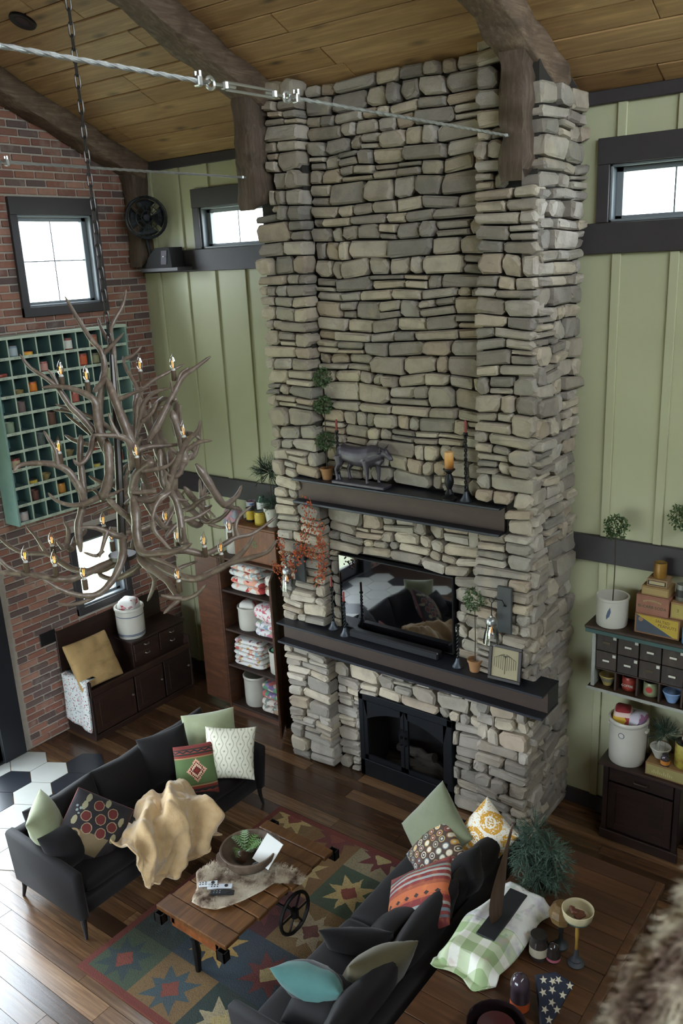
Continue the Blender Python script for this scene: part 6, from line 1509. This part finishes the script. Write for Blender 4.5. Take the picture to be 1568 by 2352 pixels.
def towel_fn(i, j):
    # i across (x), j along from far to near; hangs down at the near end and at both long sides
    u = (i-.5)*.42; yv = -2.13-.90*j; x = 5.39+u-.07*j; z = ztop_+.014
    s = max(0, abs(u)-.115)
    if s > 0: x = 5.39+math.copysign(.115+s*.72, u)-.07*j; z -= s*.72*(1+.5*sin(j*11+i*2))
    k = max(0, Y0-.004-yv)
    if k > 0: yv = Y0-.012-k*.30-.02*sin(i*10); z -= k*.78
    z = max(z, zt2+.004+.006*(1+sin(i*17+j*23)))
    return (x+.008*sin(j*14+i*3), yv+.010*sin(i*7), z+.003*sin(i*21+j*13))
o = MB().grid(towel_fn, 40, 48).build('towel_cloth', M_plaid, tw, angle=80); sm = o.modifiers.new('t','SOLIDIFY'); sm.thickness = .005; sm.offset = 1
ob = thing('blade_sculpture', 'tall pointed weathered wooden blade on a dark slab', 'sculpture', (5.365,-2.4,ztop_+.011))
MB().box((5.31,-2.62,ztop_+.010),(5.425,-2.18,ztop_+.028),.004).build('slab', plain('black_slate','17191d',.55), ob)
M_blade = wood('weathered_blade_wood', ['5a4636'], .6, (14,14,1.6), .6, False, dark='2a1d14'); mb = MB(); n = 16
# blade lies in the y-z plane: wide foot, long taper to a point that leans away from the viewer
for k in range(n+1):
    t = k/n; yc = -2.45+.20*t-.05*sin(t*pi); zc_ = ztop_+.026+.52*t; wv = .085*(1-t)**.62*(.75+.9*sin(pi*min(1,t*1.25)))+.003; th = .017*(1-t*.7)
    mb.v += [(5.355-th,yc-wv*.3,zc_),(5.355,yc-wv,zc_-.0),(5.355+th,yc-wv*.3,zc_),(5.355+th,yc+wv*.5,zc_),(5.355,yc+wv*.8,zc_),(5.355-th,yc+wv*.5,zc_)]
for k in range(n):
    for q in range(6): l = (q+1) % 6; mb.f.append((k*6+q,k*6+l,(k+1)*6+l,(k+1)*6+q)); mb.mi.append(0)
mb.f += [tuple(range(6))[::-1], tuple(n*6+q for q in range(6))]; mb.mi += [0,0]; mb.build('blade', M_blade, ob)
# feathery evergreen at the far end
g = thing('feathery_evergreen', 'large soft evergreen bush at the far end of the plank table', 'plant', (5.37,-1.90,zt2)); pc0 = at(1250,1975,'y',-1.66)
MB().lathe([(0,0),(.07,0),(.09,.10),(.10,.16),(.09,.165),(0,.15)], 18).build('pot', plain('dark_pot','2a2622',.7), g, world=False)
for k, (dx, dy, dz, r, s) in enumerate(((0,0,.30,.16,1),(.06,.03,.42,.15,2),(-.03,.05,.50,.14,3),(.03,-.06,.22,.15,4),(.09,-.02,.30,.13,5),(-.06,0,.38,.13,6))):
    mb = MB(); pine_spray(mb, (5.37+dx*1.3,-1.93+dy*1.2,zt2+dz*.85-.07), r*1.1, 75, 40+s, .07, 13, .12); o = mb.build('needle_branch', M_needleb if k % 2 else M_needle, g, smooth=False, fix=False); o['kind'] = 'stuff'
# bowl on a candlestick, wooden ball on another
p = P2(1322,2213,zt2); st = thing('pedestal_bowl', 'striped cream bowl on a grey turned stand', 'bowl', (p.x,p.y,zt2))
MB().lathe([(0,0),(.046,0),(.048,.008),(.040,.016),(.030,.024),(.033,.032),(.022,.042),(.014,.06),(.013,.09),(.010,.10),(0,.10)], 20).build('stand', plain('grey_turned_wood','34373c',.6), st, world=False)
MB().lathe([(.009,.10),(.010,.11),(.008,.15),(.011,.2),(.009,.28),(0,.28)], 12).build('neck', plain('worn_yellow_neck','8a6a2c',.5), st, world=False)
MB().lathe([(0,.28),(.03,.28),(.055,.295),(.078,.325),(.086,.36),(.088,.375),(.084,.377),(.079,.355),(.068,.32),(.04,.30),(0,.296)], 30).build('bowl', plain('cream_stoneware','b3a888',.35), st, world=False)
for z, r in ((.312,.0695),(.322,.0765)): MB().lathe([(r+.0005,z-.003),(r+.003,z+.003)], 30, cap=False).build('stripe', plain('green_stripe','3f5a58',.4), st, world=False)
for k, (dx, dy, rz, s) in enumerate(((-.01,.02,.3,.075),(.02,-.02,1.2,.07),(-.02,-.02,2.2,.06))):
    o = MB().box((-s/2,-.016,-.010),(s/2,.016,.010),.006).build('wood_chunk', wood('reddish_chunk_%d' % k,['6d3a24'],.6,(8,3,3),.3,False)); o.location = (p.x+dx,p.y+dy,zt2+.335+.018*k); o.rotation_euler = (.2*k,.15,rz); tag(o, ['reddish wood chunk lowest in the striped bowl','middle reddish wood chunk in the striped bowl','topmost reddish wood chunk in the striped bowl'][k], 'wood chunk', 'chunks in the striped bowl')
p = P2(1287,2172,zt2); bs = thing('ball_stand', 'faceted tan wooden ball on a dark turned stand', 'ornament', (p.x,p.y,zt2))
MB().lathe([(0,0),(.045,0),(.045,.01),(.030,.025),(.015,.045),(.011,.09),(.016,.12),(.011,.15),(.022,.165),(0,.168)], 18).build('stand', plain('black_green_turned','23282a',.5), bs, world=False)
MB().lathe([(0,.155),(.042,.163),(.066,.192),(.074,.228),(.062,.268),(.036,.296),(0,.30)], 9).build('ball', wood('tan_ball',['8f7448'],.5,(4,4,20),.2,False), bs, world=False, smooth=False)
# jars and bottles
def jar(label, p, prof, mat, lab=None, labr=None, name='glass_jar', cap=None, cat='jar'):
    e = thing(name, label, cat, p); MB().lathe(prof, 22).build('glass_body', mat, e, world=False, angle=50)
    if lab: MB().lathe([(labr[0],labr[1]),(labr[0],labr[2])], 22, cap=False).build('label', plain('jarlabel_'+lab,lab,.6), e, world=False)
    if cap: MB().lathe([(0,cap[1]),(cap[0],cap[1]),(cap[0],cap[2]),(0,cap[2]+.002)], 18).build('lid', plain('jarlid','2a2624',.4,.3), e, world=False)
    return e
M_smoke = plain('brown_smoked_glass','2c2624',.1); M_dkgl = plain('dark_candle_glass','211719',.08)
p = P2(1236,2196,zt2); jar('brown jar candle with cream label in front of the crate', (p.x,p.y,zt2), [(0,0),(.05,0),(.053,.01),(.053,.105),(.045,.118),(.045,.13),(0,.13)], M_smoke, 'a59d88', (.0537,.03,.085), cap=(.047,.13,.155))
p = P2(1270,2204,zt2); jar('small smoked jar with pink and white label', (p.x,p.y,zt2), [(0,0),(.036,0),(.04,.01),(.04,.055),(.03,.075),(.034,.088),(.026,.105),(0,.118)], M_smoke, 'a5586a', (.0406,.012,.03))
p = P2(1222,2352,zt2); jar('domed smoked glass jar with orange base label', (p.x-.10,p.y+.06,zt2), [(0,0),(.05,0),(.052,.01),(.052,.15),(.050,.17),(.040,.195),(.022,.212),(0,.218)], plain('purple_smoked_glass','3a3038',.08), 'a5481f', (.0526,.008,.06))
p = at(1140,2352,'z',zt2+.17); e = jar('wide dark glass bowl with a red wax candle', (p.x,p.y,zt2), [(0,0),(.11,0),(.14,.04),(.155,.10),(.152,.17),(.147,.17),(.149,.10),(.135,.045),(0,.012)], M_dkgl, None, None, 'candle_bowl', None, 'candle')
MB().lathe([(0,.012),(.09,.012),(.098,.15),(0,.14)], 22).build('wax', plain('dark_red_wax','3a1518',.25), e, world=False); MB().tube([(0,0,.14),(.002,0,.165)], .0015, 5).build('wick', M_plastic, e, world=False)
# folded flag
m = Mat('navy_star_cloth', .85); X, Y, Z = m.xyz(); m.color('141a2a'); M_navy = m.m; M_starw = plain('cream_star','b5ad98',.85)
pf0 = P2(1262,2330,zt2); fg = thing('folded_flag', 'navy cloth with cream stars folded into a triangle', 'flag', (pf0.x,pf0.y,zt2))
F5 = frame((at(1256,2286,'z',zt2+.12).x,at(1256,2286,'z',zt2+.12).y,zt2+.11), (.38,-.55,.74), (.2,.9,.5), 0)
tri = [(-.105,.045),(-.03,.125),(.075,.14),(.085,-.11),(.06,-.15)]
mb = MB(); mb.xf = F5
ring = []
for z_, k in ((-.03,.94),(-.012,1.0),(.018,1.0),(.032,.93)): ring.append([((x-.0)*k,(y)*k,z_) for x, y in tri])
vs = sum(ring, []); n5 = len(tri); mb.add(vs, [tuple(range(n5))[::-1], tuple(3*n5+i for i in range(n5))]+[(r*n5+i,r*n5+(i+1)%n5,(r+1)*n5+(i+1)%n5,(r+1)*n5+i) for r in range(3) for i in range(n5)]); mb.build('folded_cloth', M_navy, fg, angle=40)
rs_ = random.Random(5)
for (x, y) in ((-.06,.05),(.0,.10),(.06,.115),(.0,.04),(.055,.055),(-.03,0),(.03,-.01),(.068,-.02),(.02,-.06),(.062,-.085),(-.02,.075)):
    mb = MB(); mb.xf = F5; poly = []
    for k in range(10): a = pi/2+pi*k/5+x*9; r_ = .021 if k % 2 == 0 else .0085; poly.append((x+r_*cos(a), y+r_*sin(a)))
    mb.prism(poly, .0322, .0336); mb.build('star', M_starw, fg, smooth=False)

# ------------------------------------------------------------------ blurred hide over the loft rail, close to the camera
m = Mat('streaked_cowhide', .95); v = m.mapped((1,1,1)); _t = (dep(1440,2560,.90)-dep(1700,2080,1.0)).normalized(); X, Y, Z = m.xyz(); dt = (X*_t.x+Y*_t.y+Z*_t.z)*.72; cx_ = m.n('ShaderNodeCombineXYZ')
for k_, (a_, b_) in enumerate(((X,_t.x),(Y,_t.y),(Z,_t.z))): m.t.links.new((a_-dt*b_).k, cx_.inputs[k_])
c = m.ramp(m.noise(24,4,cx_.outputs[0],.6,.4), [(.30,'3a2a24'),(.44,'6d5a4c'),(.54,'a89c88'),(.66,'b9b29c')]); m.color(c); m.bump(m.noise(60,4), .8, .01); M_hide = m.m
dR = .95
rl_ = thing('loft_railing', 'wooden loft rail close to the viewer at lower right', 'railing', dep(1640,2420,dR))
ra, rb3 = dep(1700,2080,dR+.05), dep(1440,2560,dR-.05)
MB().tube([ra+(ra-rb3)*.6, rb3-(ra-rb3)*.6], .045, 10).build('top_rail', M_beam, rl_)
hd = thing('cowhide_throw', 'out of focus brown and cream hide over the rail at lower right', 'hide', dep(1560,2300,dR)); ax_ = (rb3-ra); L3 = ax_.length; t_ = ax_.normalized(); toC = (CP-(ra+rb3)/2); sd = t_.cross(toC).normalized(); 
sd = -sd if (Vector(proj(ra+sd*.1))-Vector(proj(ra))).x > 0 else sd; nr = sd.cross(t_).normalized(); nr = nr if nr.dot(toC) > 0 else -nr
def hide_fn(i, j):
    a = (i-.28)*1.9; r_ = .062+.012*noise.noise((i*6,j*7,2.2))+.006*noise.noise((i*19,j*21,5.2)); c0 = ra+ax_*(-.1+1.3*j)
    ext = max(0, abs(a)-1.2)
    return c0+sd*(r_*sin(min(1.45,max(-1.45,a)))*1.0)+nr*(r_*cos(min(1.45,max(-1.45,a))))-nr*ext*.1
o = MB().grid(hide_fn, 40, 60).build('hide', M_hide, hd, angle=80); rf = random.Random(6); mb = MB()
for k in range(3600):
    i, j = rf.random(), rf.random(); p = Vector(hide_fn(i,j)); d = (t_*rf.uniform(.5,1.2)+sd*rf.gauss(.3,.5)+nr*rf.uniform(0,.5)).normalized(); ln = rf.uniform(.012,.028); s = d.cross(nr).normalized()*.0012
    mb.add([p-s,p+s,p+d*ln+nr*.004], [(0,1,2)])
mb.build('hair', M_hide, hd, smooth=False, fix=False)['kind'] = 'stuff'
